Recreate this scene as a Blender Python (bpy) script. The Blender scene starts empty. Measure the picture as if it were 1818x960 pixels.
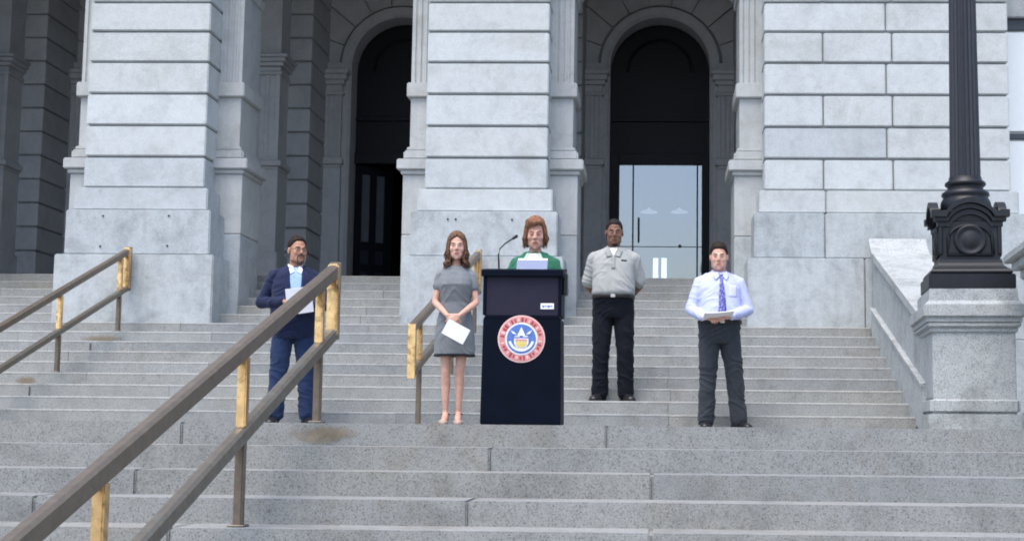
import bpy, bmesh, math, random
from math import radians, sin, cos, pi
from mathutils import Vector, Matrix, noise
from mathutils.bvhtree import BVHTree
random.seed(7)
V = Vector
S = bpy.context.scene
COL = S.collection

# ------------------------------------------------------------------ camera
F, PX, PY, CZ = 2600.0, 1084.0, 480.0, -0.033      # photograph is 1818 x 960; landing level is z = 0
cam = bpy.data.cameras.new('camera')
cam.sensor_width = 36.0
cam.lens = F / 1818 * 36
cam.shift_x = -(PX - 909) / 1818
cam.clip_end = 3000
camo = bpy.data.objects.new('camera', cam)
COL.objects.link(camo)
CR = (Matrix.Rotation(radians(1.85), 3, 'Z') @ Matrix.Rotation(radians(96.26), 3, 'X') @ Matrix.Rotation(0.0095, 3, 'Z'))
camo.matrix_world = Matrix.Translation((0, 0, CZ)) @ CR.to_4x4()
S.camera = camo

def un(px, py, Y):
    """photo pixel -> (X, Z) on the vertical plane at distance Y"""
    d = CR @ Vector(((px - PX) / F, -(py - PY) / F, -1))
    t = Y / d.y
    return d.x * t, d.z * t + CZ

# ------------------------------------------------------------------ light
SUN_EL, SUN_AZ = radians(66), radians(205)          # azimuth from +Y clockwise: behind the camera, a little to its left
w = bpy.data.worlds.new('World')
S.world = w
w.use_nodes = True
wn = w.node_tree.nodes
sky = wn.new('ShaderNodeTexSky')
sky.sky_type = 'NISHITA'
sky.sun_disc = False
sky.sun_elevation = SUN_EL
sky.sun_rotation = SUN_AZ
sky.air_density = 1.0
sky.dust_density = 2.6
sky.ozone_density = 0.7
bg = wn['Background']
bg.inputs['Strength'].default_value = 0.122
w.node_tree.links.new(sky.outputs['Color'], bg.inputs['Color'])
sun = bpy.data.lights.new('sun', 'SUN')
sun.energy = 1.0
sun.angle = radians(36)
sun.color = (1.0, 0.95, 0.88)
suno = bpy.data.objects.new('sun', sun)
COL.objects.link(suno)
sd = Vector((sin(SUN_AZ) * cos(SUN_EL), cos(SUN_AZ) * cos(SUN_EL), sin(SUN_EL)))
suno.rotation_euler = sd.to_track_quat('Z', 'Y').to_euler()
suno.location = (-4, -6, 14)
S.view_settings.view_transform = 'Standard'
S.view_settings.look = 'None'
S.view_settings.gamma = 1.0
S.view_settings.exposure = 1.52
S.render.engine = 'CYCLES'
S.cycles.filter_width = 1.85

# ------------------------------------------------------------------ materials
def newmat(name):
    m = bpy.data.materials.new(name)
    m.use_nodes = True
    nt = m.node_tree
    return m, nt, nt.nodes['Principled BSDF']

def N(nt, t, **kw):
    n = nt.nodes.new(t)
    for k, v in kw.items():
        setattr(n, k, v)
    return n

def noise_node(nt, vec, scale, detail=4, rough=.55, dist=0.0):
    n = N(nt, 'ShaderNodeTexNoise')
    n.inputs['Scale'].default_value = scale
    n.inputs['Detail'].default_value = detail
    n.inputs['Roughness'].default_value = rough
    n.inputs['Distortion'].default_value = dist
    nt.links.new(vec, n.inputs['Vector'])
    return n.outputs['Fac']

def ramp(nt, fac, stops):
    r = N(nt, 'ShaderNodeValToRGB')
    e = r.color_ramp.elements
    while len(e) < len(stops):
        e.new(.5)
    for i, (p, c) in enumerate(stops):
        e[i].position = p
        e[i].color = c if len(c) == 4 else (*c, 1)
    nt.links.new(fac, r.inputs['Fac'])
    return r.outputs['Color']

def mix(nt, blend, fac, a, b):
    m = N(nt, 'ShaderNodeMix', data_type='RGBA', blend_type=blend)
    for sock, v in ((m.inputs[0], fac), (m.inputs[6], a), (m.inputs[7], b)):
        if isinstance(v, (int, float)):
            sock.default_value = v
        elif isinstance(v, tuple):
            sock.default_value = v if len(v) == 4 else (*v, 1)
        else:
            nt.links.new(v, sock)
    return m.outputs[2]

def g3(v):
    return (v, v, v)

def granite(name, base, speck=.35, blotch=.25, stain=None, stain_amt=.4, bump=.25, rough=.75, vary=.16, streak=0.0):
    m, nt, p = newmat(name)
    pos = N(nt, 'ShaderNodeNewGeometry').outputs['Position']
    fine = noise_node(nt, pos, 105, 5, .78)
    vor = N(nt, 'ShaderNodeTexVoronoi')
    vor.inputs['Scale'].default_value = 150
    nt.links.new(pos, vor.inputs['Vector'])
    c = ramp(nt, fine, [(.30, g3(1 - speck * 1.3)), (.46, g3(1 - speck * .25)), (.60, g3(1.0)), (.75, g3(1 + speck * .35))])
    c = mix(nt, 'MULTIPLY', 1.0, (*base,), c)
    sp = ramp(nt, vor.outputs['Color'], [(.0, g3(1 - speck)), (.18, g3(1 - speck * .8)), (.24, g3(1.0)), (1, g3(1.0))])
    c = mix(nt, 'MULTIPLY', .8, c, sp)
    big = noise_node(nt, pos, 2.6, 5, .62, .6)
    c = mix(nt, 'MULTIPLY', 1.0, c, ramp(nt, big, [(.3, g3(1 - blotch)), (.5, g3(1.0)), (.75, g3(1 + blotch * .3))]))
    mid = noise_node(nt, pos, 11, 4, .65, .3)
    c = mix(nt, 'MULTIPLY', 1.0, c, ramp(nt, mid, [(.3, g3(1 - blotch * .55)), (.55, g3(1.0)), (.8, g3(1.04))]))
    rnd = N(nt, 'ShaderNodeObjectInfo').outputs['Random']
    c = mix(nt, 'MULTIPLY', 1.0, c, ramp(nt, rnd, [(0, (1 - vary, 1 - vary * .93, 1 - vary * .8)), (.35, (1, 1, 1.0)), (.7, (1 - vary * .3, 1 - vary * .35, 1 - vary * .5)), (1, (1.03, 1.03, 1.03))]))
    if streak:
        mp = N(nt, 'ShaderNodeMapping')
        mp.inputs['Scale'].default_value = (9, 9, .8)
        nt.links.new(pos, mp.inputs['Vector'])
        st = noise_node(nt, mp.outputs['Vector'], 1.0, 5, .6, .3)
        c = mix(nt, 'MULTIPLY', streak, c, ramp(nt, st, [(.3, (.55, .54, .52)), (.55, (1, 1, 1)), (1, (1, 1, 1))]))
    if stain:
        sn = noise_node(nt, pos, 1.1, 6, .66, 1.2)
        f = ramp(nt, sn, [(.54, (0, 0, 0)), (.70, g3(stain_amt))])
        c = mix(nt, 'MULTIPLY', f, c, (*stain,))
    nt.links.new(c, p.inputs['Base Color'])
    p.inputs['Roughness'].default_value = rough
    p.inputs['Specular IOR Level'].default_value = .3
    b = N(nt, 'ShaderNodeBump')
    b.inputs['Strength'].default_value = bump
    b.inputs['Distance'].default_value = .006
    nt.links.new(mix(nt, 'ADD', .6, fine, mid), b.inputs['Height'])
    nt.links.new(b.outputs['Normal'], p.inputs['Normal'])
    return m

def plain(name, col, rough=.6, metal=0.0, var=.12, vscale=14, bump=0.0, bscale=60, spec=.4, second=None, thr=.55):
    m, nt, p = newmat(name)
    pos = N(nt, 'ShaderNodeTexCoord').outputs['Object']
    n1 = noise_node(nt, pos, vscale, 5, .6, .3)
    c = mix(nt, 'MULTIPLY', 1.0, (*col,), ramp(nt, n1, [(.3, g3(1 - var)), (.7, g3(1 + var * .4))]))
    if second:
        n2 = noise_node(nt, pos, vscale * .45, 6, .65, .8)
        c = mix(nt, 'MIX', ramp(nt, n2, [(thr, (0, 0, 0)), (thr + .12, g3(.8))]), c, (*second,))
    nt.links.new(c, p.inputs['Base Color'])
    p.inputs['Roughness'].default_value = rough
    p.inputs['Metallic'].default_value = metal
    p.inputs['Specular IOR Level'].default_value = spec
    if bump:
        b = N(nt, 'ShaderNodeBump')
        b.inputs['Strength'].default_value = bump
        b.inputs['Distance'].default_value = .004
        nt.links.new(noise_node(nt, pos, bscale, 4, .6), b.inputs['Height'])
        nt.links.new(b.outputs['Normal'], p.inputs['Normal'])
    return m

M = {}
M['pier'] = granite('pale_granite', (.508, .542, .556), .26, .16, (.80, .77, .72), .55, .2, vary=.15)
M['plinth'] = granite('plinth_granite', (.452, .488, .506), .28, .26, (.82, .80, .76), .5, .2, vary=.12, streak=.25)
M['inner'] = granite('portico_granite', (.52, .53, .54), .2, .14, None, 0, .15, vary=.08)
M['pilaster'] = granite('pilaster_granite', (.45, .47, .475), .2, .16, (.8, .77, .7), .5, .15, vary=.08, streak=.2)
M['step'] = granite('step_granite', (.340, .351, .348), .50, .16, (.84, .78, .68), .5, .4, vary=.17, streak=.14)
M['steplow'] = granite('lower_step_granite', (.296, .304, .299), .58, .22, (.80, .72, .60), .6, .4, vary=.14)
M['ped'] = granite('pedestal_granite', (.43, .458, .466), .62, .30, None, 0, .35, vary=.08)
M['mortar'] = plain('dark_mortar', (.10, .10, .105), .95, var=.3)
M['joint'] = plain('grey_joint', (.27, .275, .285), .95, var=.2)
M['ground'] = granite('paving_ground', (.25, .25, .255), .4, .3)
M['bronze'] = plain('weathered_bronze', (.185, .148, .112), .38, .55, .25, 22, .12, 90, .5, second=(.13, .16, .145), thr=.60)
M['bronze_l'] = plain('weathered_bronze_patina', (.18, .155, .122), .45, .45, .25, 18, .12, 90, .5, second=(.16, .22, .20), thr=.55)
M['brass'] = plain('rubbed_brass', (.82, .56, .28), .26, .9, .22, 20, .12, 40, .6, second=(.30, .19, .085), thr=.52)
M['iron'] = plain('black_iron', (.008, .010, .015), .45, .0, .3, 20, .10, 60, .35, second=(.02, .021, .025), thr=.6)
M['ironshaft'] = plain('painted_iron_shaft', (.022, .025, .034), .42, .0, .2, 16, .08, 60, .4)
M['doormetal'] = plain('dark_door_metal', (.0035, .0048, .010), .45, 0, .3, 14, 0, 60, .22)
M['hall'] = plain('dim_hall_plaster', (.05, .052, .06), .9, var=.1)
M['black'] = plain('black_enamel', (.012, .012, .014), .4)
M['hole'] = plain('rusty_bolt', (.07, .055, .045), .7, .3)
M['rust'] = None
M['blind'] = plain('white_window_blind', (.78, .82, .83), .6, var=.03)
M['sash_shadow'] = plain('dark_sash_and_lintel_shadow', (.05, .06, .075), .5)  # sash paint, also the colour of the painted shadow below the lintel

def rust_mat():
    m, nt, p = newmat('rust_stain')
    tc = N(nt, 'ShaderNodeTexCoord')
    pos = N(nt, 'ShaderNodeNewGeometry').outputs['Position']
    n = noise_node(nt, pos, 16, 6, .7, .6)
    nt.links.new(ramp(nt, n, [(.35, (.17, .12, .065)), (.55, (.27, .205, .125)), (.75, (.33, .29, .23))]), p.inputs['Base Color'])
    p.inputs['Roughness'].default_value = .85
    # soft ragged edge: distance from the patch middle (generated coordinates) broken up by noise
    mp = N(nt, 'ShaderNodeVectorMath', operation='SUBTRACT')
    mp.inputs[1].default_value = (.5, .5, .5)
    nt.links.new(tc.outputs['Generated'], mp.inputs[0])
    sc = N(nt, 'ShaderNodeVectorMath', operation='MULTIPLY')
    sc.inputs[1].default_value = (2, 0, 2)
    nt.links.new(mp.outputs[0], sc.inputs[0])
    ln = N(nt, 'ShaderNodeVectorMath', operation='LENGTH')
    nt.links.new(sc.outputs[0], ln.inputs[0])
    a = N(nt, 'ShaderNodeMath', operation='MULTIPLY_ADD')
    nt.links.new(n, a.inputs[0])
    a.inputs[1].default_value = -1.5
    nt.links.new(ln.outputs['Value'], a.inputs[2])
    al = ramp(nt, a.outputs[0], [(.0, g3(.85)), (.22, g3(0.0))])
    ad = N(nt, 'ShaderNodeMath', operation='ADD')
    nt.links.new(a.outputs[0], ad.inputs[0])
    ad.inputs[1].default_value = .3
    al = ramp(nt, ad.outputs[0], [(.0, g3(.55)), (.6, g3(0.0))])
    nt.links.new(al, p.inputs['Alpha'])
    return m
M['rust'] = rust_mat()

def cloth(name, col, rough=.85, var=.15, weave=260, vscale=9, sheen=.08):
    m, nt, p = newmat(name)
    pos = N(nt, 'ShaderNodeTexCoord').outputs['Object']
    n1 = noise_node(nt, pos, vscale, 4, .6, .5)
    c = mix(nt, 'MULTIPLY', 1.0, (*col,), ramp(nt, n1, [(.3, g3(1 - var)), (.7, g3(1 + var * .35))]))
    n2 = noise_node(nt, pos, weave, 2, .5)
    c = mix(nt, 'MULTIPLY', 1.0, c, ramp(nt, n2, [(.3, g3(.86)), (.7, g3(1.08))]))
    nt.links.new(c, p.inputs['Base Color'])
    p.inputs['Roughness'].default_value = rough
    p.inputs['Specular IOR Level'].default_value = .2
    p.inputs['Sheen Weight'].default_value = sheen
    b = N(nt, 'ShaderNodeBump')
    b.inputs['Strength'].default_value = .35
    b.inputs['Distance'].default_value = .006
    nt.links.new(noise_node(nt, pos, 22, 5, .6, 1.0), b.inputs['Height'])
    nt.links.new(b.outputs['Normal'], p.inputs['Normal'])
    return m

def skin(name, col):
    m, nt, p = newmat(name)
    pos = N(nt, 'ShaderNodeTexCoord').outputs['Object']
    n1 = noise_node(nt, pos, 28, 5, .6)
    c = mix(nt, 'MULTIPLY', 1.0, (*col,), ramp(nt, n1, [(.3, (.86, .78, .76)), (.7, (1.06, 1.04, 1.03))]))
    nt.links.new(c, p.inputs['Base Color'])
    p.inputs['Roughness'].default_value = .5
    p.inputs['Subsurface Weight'].default_value = .08
    p.inputs['Subsurface Radius'].default_value = (.02, .008, .004)
    p.inputs['Specular IOR Level'].default_value = .35
    return m

def hairmat(name, a, b):
    m, nt, p = newmat(name)
    pos = N(nt, 'ShaderNodeTexCoord').outputs['Object']
    mp = N(nt, 'ShaderNodeMapping')
    mp.inputs['Scale'].default_value = (90, 90, 9)
    nt.links.new(pos, mp.inputs['Vector'])
    n1 = noise_node(nt, mp.outputs['Vector'], 1.0, 4, .6, .3)
    nt.links.new(ramp(nt, n1, [(.32, a), (.68, b)]), p.inputs['Base Color'])
    p.inputs['Roughness'].default_value = .68
    p.inputs['Specular IOR Level'].default_value = .16
    return m

def glassmat():
    """coated door glass: mostly clear but with a strong mirror layer"""
    m = bpy.data.materials.new('coated_door_glass')
    m.use_nodes = True
    nt = m.node_tree
    nt.nodes.remove(nt.nodes['Principled BSDF'])
    out = nt.nodes['Material Output']
    t = N(nt, 'ShaderNodeBsdfTransparent')
    t.inputs['Color'].default_value = (.42, .48, .55, 1)
    g = N(nt, 'ShaderNodeBsdfGlossy')
    g.inputs['Color'].default_value = (.86, .88, .92, 1)
    g.inputs['Roughness'].default_value = .03
    mx = N(nt, 'ShaderNodeMixShader')
    mx.inputs['Fac'].default_value = .25
    nt.links.new(t.outputs[0], mx.inputs[1])
    nt.links.new(g.outputs[0], mx.inputs[2])
    nt.links.new(mx.outputs[0], out.inputs['Surface'])
    return m
M['glass'] = glassmat()

def emit(name, col, strength):
    m, nt, p = newmat(name)
    p.inputs['Base Color'].default_value = (*col, 1)
    p.inputs['Emission Color'].default_value = (*col, 1)
    p.inputs['Emission Strength'].default_value = strength
    return m
M['leafglass'] = plain('leaf_glass_painted_reflection', (.10, .115, .135), .12, 0, .2, 3, 0, 60, .9)  # bluish reflection on the strips put into an opaque pale colour
M['leafpanel'] = plain('dark_blue_leaf_panel', (.012, .017, .028), .4, 0, .2, 8, 0, 60, .4)
M['daylit'] = emit('daylit_far_pane', (.95, .97, 1.0), 2.2)
M['lamp'] = emit('hall_lamp_glow', (1.0, .97, .9), .30)

# ------------------------------------------------------------------ helpers
def link(o, parent=None):
    COL.objects.link(o)
    if parent is not None:
        o.parent = parent
    return o

def mk(name, bm, mat, parent=None, smooth=False, loc=None):
    me = bpy.data.meshes.new(name)
    bmesh.ops.recalc_face_normals(bm, faces=bm.faces[:])
    bm.to_mesh(me)
    bm.free()
    for m in (mat if isinstance(mat, list) else [mat]):
        me.materials.append(m)
    if smooth:
        for p in me.polygons:
            p.use_smooth = True
    o = bpy.data.objects.new(name, me)
    if loc:
        o.location = loc
    return link(o, parent)

def empty(name, loc=(0, 0, 0), rotz=0.0, scale=1.0):
    o = bpy.data.objects.new(name, None)
    o.location = loc
    o.rotation_euler = (0, 0, rotz)
    o.scale = (scale,) * 3
    o.empty_display_size = .2
    return link(o)

def tag(o, label, cat=None, group=None, kind=None):
    o['label'] = label
    if cat:
        o['category'] = cat
    if group:
        o['group'] = group
    if kind:
        o['kind'] = kind
    return o

def box(bm, x0, x1, y0, y1, z0, z1, bev=0.0, seg=1):
    r = bmesh.ops.create_cube(bm, size=1.0, matrix=Matrix.Translation(((x0 + x1) / 2, (y0 + y1) / 2, (z0 + z1) / 2)) @ Matrix.Diagonal((abs(x1 - x0), abs(y1 - y0), abs(z1 - z0), 1)))
    if bev:
        vs = set(r['verts'])
        es = [e for e in bm.edges if e.verts[0] in vs and e.verts[1] in vs]
        bmesh.ops.bevel(bm, geom=es, offset=bev, segments=seg, affect='EDGES')

def bxo(name, x0, x1, y0, y1, z0, z1, mat, parent=None, bev=0.0, seg=1):
    bm = bmesh.new()
    box(bm, x0, x1, y0, y1, z0, z1, bev, seg)
    return mk(name, bm, mat, parent)

def prism(bm, pts, axis, a, b):
    """closed outline pts extruded along axis from a to b. axis 'Y': pts=(x,z); 'X': pts=(y,z); 'Z': pts=(x,y)"""
    def P(p, t):
        return {'Y': (p[0], t, p[1]), 'X': (t, p[0], p[1]), 'Z': (p[0], p[1], t)}[axis]
    A = [bm.verts.new(P(p, a)) for p in pts]
    B = [bm.verts.new(P(p, b)) for p in pts]
    n = len(pts)
    for i in range(n):
        j = (i + 1) % n
        bm.faces.new((A[i], A[j], B[j], B[i]))
    bm.faces.new(A)
    bm.faces.new(B[::-1])

def lathe(bm, prof, c=(0, 0, 0), n=32):
    rings = []
    for r, z in prof:
        rings.append([bm.verts.new((c[0] + r * cos(2 * pi * i / n), c[1] + r * sin(2 * pi * i / n), c[2] + z)) for i in range(n)])
    for a, b in zip(rings, rings[1:]):
        for i in range(n):
            j = (i + 1) % n
            bm.faces.new((a[i], a[j], b[j], b[i]))
    bm.faces.new(rings[0][::-1])
    bm.faces.new(rings[-1])

def ringloft(bm, rings):
    R = [[bm.verts.new(p) for p in r] for r in rings]
    n = len(R[0])
    for a, b in zip(R, R[1:]):
        for i in range(n):
            j = (i + 1) % n
            bm.faces.new((a[i], a[j], b[j], b[i]))
    bm.faces.new(R[0][::-1])
    bm.faces.new(R[-1])

def frame(d):
    d = d.normalized()
    up = Vector((0, 0, 1)) if abs(d.z) < .9 else Vector((0, 1, 0))
    u = d.cross(up).normalized()
    return u, u.cross(d).normalized()

def capsule(bm, a, b, ra, rb=None, n=14, flat=1.0, flatdir=None):
    a, b = Vector(a), Vector(b)
    rb = ra if rb is None else rb
    d = (b - a)
    L = d.length
    d = d / L if L > 1e-6 else Vector((0, 0, 1))
    u, v = frame(d)
    rings = []
    def ring(c, r):
        out = []
        for i in range(n):
            o = u * (r * cos(2 * pi * i / n)) + v * (r * sin(2 * pi * i / n))
            if flatdir is not None:
                o = o - flatdir * (o.dot(flatdir) * (1 - flat))
            out.append(c + o)
        return out
    for t in (.04, .3, .6, .85):
        th = pi / 2 * (1 - t)
        rings.append(ring(a - d * ra * sin(th), ra * cos(th)))
    rings.append(ring(a, ra))
    rings.append(ring((a + b) / 2, (ra + rb) / 2))
    rings.append(ring(b, rb))
    for t in (.85, .6, .3, .04):
        th = pi / 2 * (1 - t)
        rings.append(ring(b + d * rb * sin(th), rb * cos(th)))
    ringloft(bm, rings)

def chain(bm, pts, rad, **kw):
    for i in range(len(pts) - 1):
        capsule(bm, pts[i], pts[i + 1], rad[i], rad[i + 1], **kw)

def ellip(bm, c, r, mat=None, n=16):
    m = Matrix.Translation(c) @ Matrix.Diagonal((*r, 1))
    if mat is not None:
        m = mat @ m
    bmesh.ops.create_uvsphere(bm, u_segments=n, v_segments=max(8, n // 2 + 2), radius=1.0, matrix=m)

def sect(cx, cy, z, rx, ry, n=28, e=2.4):
    out = []
    for i in range(n):
        a = 2 * pi * i / n
        ca, sa = cos(a), sin(a)
        out.append(Vector((cx + rx * math.copysign(abs(ca) ** (2 / e), ca), cy + ry * math.copysign(abs(sa) ** (2 / e), sa), z)))
    return out

def sloft(bm, rows, e=2.4):
    """rows: (z, rx, ry, cy[, cx])"""
    ringloft(bm, [sect(r[4] if len(r) > 4 else 0, r[3], r[0], r[1], r[2], e=e) for r in rows])

def tube(bm, pts, r, n=8):
    pts = [Vector(p) for p in pts]
    rings = []
    rr = r if isinstance(r, (list, tuple)) else [r] * len(pts)
    for i, p in enumerate(pts):
        d = (pts[min(i + 1, len(pts) - 1)] - pts[max(i - 1, 0)])
        u, v = frame(d)
        rings.append([p + u * (rr[i] * cos(2 * pi * k / n)) + v * (rr[i] * sin(2 * pi * k / n)) for k in range(n)])
    ringloft(bm, rings)

# ------------------------------------------------------------------ ground and stairs
RI, TR = .13, .36                  # riser, tread
D0, D1 = 8.6, 13.85                # landing edge, first riser of the upper flight
XL, XR = -11.6, 2.43               # upper flight ends against the cheek wall at XR
NLOW, NUP = 13, 15
ZG = -RI * NLOW
ZF = RI * NUP                      # portico floor
YF = D1 + (NUP - 1) * TR           # its edge

bm = bmesh.new()
box(bm, -300, 300, -300, 300, ZG - .5, ZG)
tag(mk('ground', bm, M['ground']), 'grey stone paving at the foot of the lower steps', kind='structure')

def flight(name, label, mat, levels, x0, x1, joints, back, bev=.007, nosing=False):
    """levels: list of (front Y, top z, depth). core is one dark bed, each stone is a child"""
    bm = bmesh.new()
    for (y, z, dep) in levels:
        box(bm, x0, x1, y + .04, back, z - RI - .3, z - .012)
    core = mk(name, bm, M['joint'])
    tag(core, label, kind='structure')
    for i, (y, z, dep) in enumerate(levels):
        xs = [x0] + sorted(joints[i]) + [x1]
        for a, b in zip(xs, xs[1:]):
            dy = random.uniform(-.004, .004)
            dz = random.uniform(-.0025, .0005)
            bm = bmesh.new()
            g = .0016
            if nosing:
                yy, zz = y + dy, z + dz
                prism(bm, [(yy + .002, z - RI - .025), (yy + .002, zz - .024), (yy + .001, zz - .021), (yy, zz - .016), (yy + .0015, zz - .010), (yy + .005, zz - .004), (yy + .012, zz), (y + dep, zz), (y + dep, z - RI - .025)], 'X', a + g, b - g)
            else:
                box(bm, a + g, b - g, y + dy, y + dep, z - RI - .025, z + dz, bev, 2)
            mk('step_stone', bm, mat, core)
    return core

def px2x(pxs, y, yy):
    return [un(p, yy, y)[0] for p in pxs]

low_rows = {0: ([323, 1077], 770), 1: ([-120, 870, 1900], 815), 2: ([240, 1157], 862), 3: ([60, 830, 1880], 910), 4: ([300, 1155], 950)}
levels, joints = [], []
for k in range(NLOW):
    y = D0 - k * TR
    levels.append((y, -k * RI, TR + .06 if k else .62))
    if k in low_rows:
        js = px2x(low_rows[k][0], y, low_rows[k][1])
    else:
        js = [-2.2 + random.uniform(-.5, .5), .9 + random.uniform(-.5, .5)]
    js = [j for j in js if -11 < j < 5.5]
    js += [min(js) - 2.6 - random.random(), max(js) + 2.4 + random.random()]
    joints.append([j for j in js if -11.3 < j < 5.6])
flight('lower_steps', 'lower flight of speckled grey granite steps below the landing', M['steplow'], levels, XL, 6.0, joints, D0 + .4, .010)

bm = bmesh.new()
box(bm, XL, 6.0, D0 + .615, D1 + .1, -.5, -.003)
tag(mk('landing', bm, M['steplow']), 'flat stone landing between the two flights where the lectern stands', kind='structure')

levels, joints = [], []
up_px = {1: [703, 1187], 2: [420, 1186], 3: [300, 1190], 4: [540, 1185], 5: [370, 1187], 6: [600, 1195], 7: [235, 1186], 8: [375, 1090],
         9: [655, 1130], 10: [640], 11: [650, 1110], 12: [640], 13: [680], 14: [1180], 15: [670]}
for k in range(1, NUP + 1):
    y = D1 + (k - 1) * TR
    levels.append((y, k * RI, TR + .06 if k < NUP else .5))
    js = px2x(up_px[k], y, 765 - 2600 * (k * RI) / y)
    js = [j for j in js if j < XR - .3]
    js += [min(js) - 2.0 - random.random(), min(js) - 4.2 - random.random()]
    joints.append([j for j in js if j > XL + .3])
upper = flight('upper_steps', 'upper flight of worn grey granite steps rising to the arches', M['step'], levels, XL, XR, joints, YF + .4, .015, True)

bm = bmesh.new()
box(bm, XL, 6.5, YF + .495, 32.0, ZF - .8, ZF - .003)
tag(mk('portico_floor', bm, M['inner']), 'stone floor of the portico behind the piers', kind='structure')

# rust stains and mortar cracks where rail posts stand
def stain(name, cx, cz, y, w_, h_, mat, parent):
    bm = bmesh.new()
    vs = [bm.verts.new((cx + sx * w_ / 2, y, cz + sz * h_ / 2)) for sx, sz in ((-1, -1), (1, -1), (1, 1), (-1, 1))]
    bm.faces.new(vs)
    return mk(name, bm, mat, parent)
for (p, q, k, ww, hh) in ((182, 594, 8, .52, .115), (46, 667, 4, .26, .12)):
    y = D1 + (k - 1) * TR - .003
    x, z = un(p, q, y)
    stain('rust_stain', x, k * RI - hh / 2 - .034, y, ww, hh - .02, M['rust'], upper)
lows = bpy.data.objects['lower_steps']
x, z = un(575, 768, D0)
stain('rust_stain', x, -.066, D0 - .0065, .42, .12, M['rust'], lows)
for (p, q, y, hh) in ((76, 0, D1 + 2 * TR, .10), (180, 0, D1 + 6 * TR, .08)):
    k = round((y - D1) / TR) + 1
    x = un(p - 22, 660, y)[0]
    bxo('crack', x - .006, x + .006, y - .007, y + .02, k * RI - .03 - hh, k * RI - .03, M['mortar'], upper)

# ------------------------------------------------------------------ the building
B = tag(empty('stone_building', (0, 17, ZF)), 'pale granite public building front with rusticated piers and arched doorways', 'building')
def adopt(o, parent):
    """parent while keeping world coordinates of a mesh built in world space"""
    o.parent = parent
    p = parent
    off = Vector((0, 0, 0))
    while p is not None:
        off += p.location
        p = p.parent
    o.location = o.location - off
    return o
class Part:
    """meshes are built in world space, then hung under the building without moving"""
def bpart(name, bm, mat, parent=None, smooth=False):
    o = mk(name, bm, mat, None, smooth)
    return adopt(o, parent or B)
def bbox(name, x0, x1, y0, y1, z0, z1, mat, parent=None, bev=.006, seg=1):
    bm = bmesh.new()
    box(bm, x0, x1, y0, y1, z0, z1, bev, seg)
    return bpart(name, bm, mat, parent)

COURSES = [2.785, 3.16, 3.54, 3.925, 4.31, 4.685, 5.045, 5.42, 5.80, 6.18]
def fluted(bm, x0, x1, y, dep, z0, z1, n, margin=.03, gd=.018):
    """slab whose front face (at y) carries n vertical flutes"""
    pts = [(x0, y + dep), (x0, y)]
    wdt = (x1 - x0 - 2 * margin) / n
    for i in range(n):
        a = x0 + margin + i * wdt
        g = wdt * .66
        s = a + (wdt - g) / 2
        pts.append((s, y))
        for t in (.15, .5, .85):
            pts.append((s + g * t, y + gd * (1 if t == .5 else .75)))
        pts.append((s + g, y))
    pts += [(x1, y), (x1, y + dep)]
    prism(bm, pts, 'Z', z0, z1)

def moulding(bm, x0, x1, y0, y1, z0, prof):
    """stacked slabs; prof: list of (height, projection)"""
    z = z0
    for h, p in prof:
        box(bm, x0 - p, x1 + p, y0 - p, y1, z, z + h, min(.012, h * .3, .02), 1)
        z += h + .0

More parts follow.
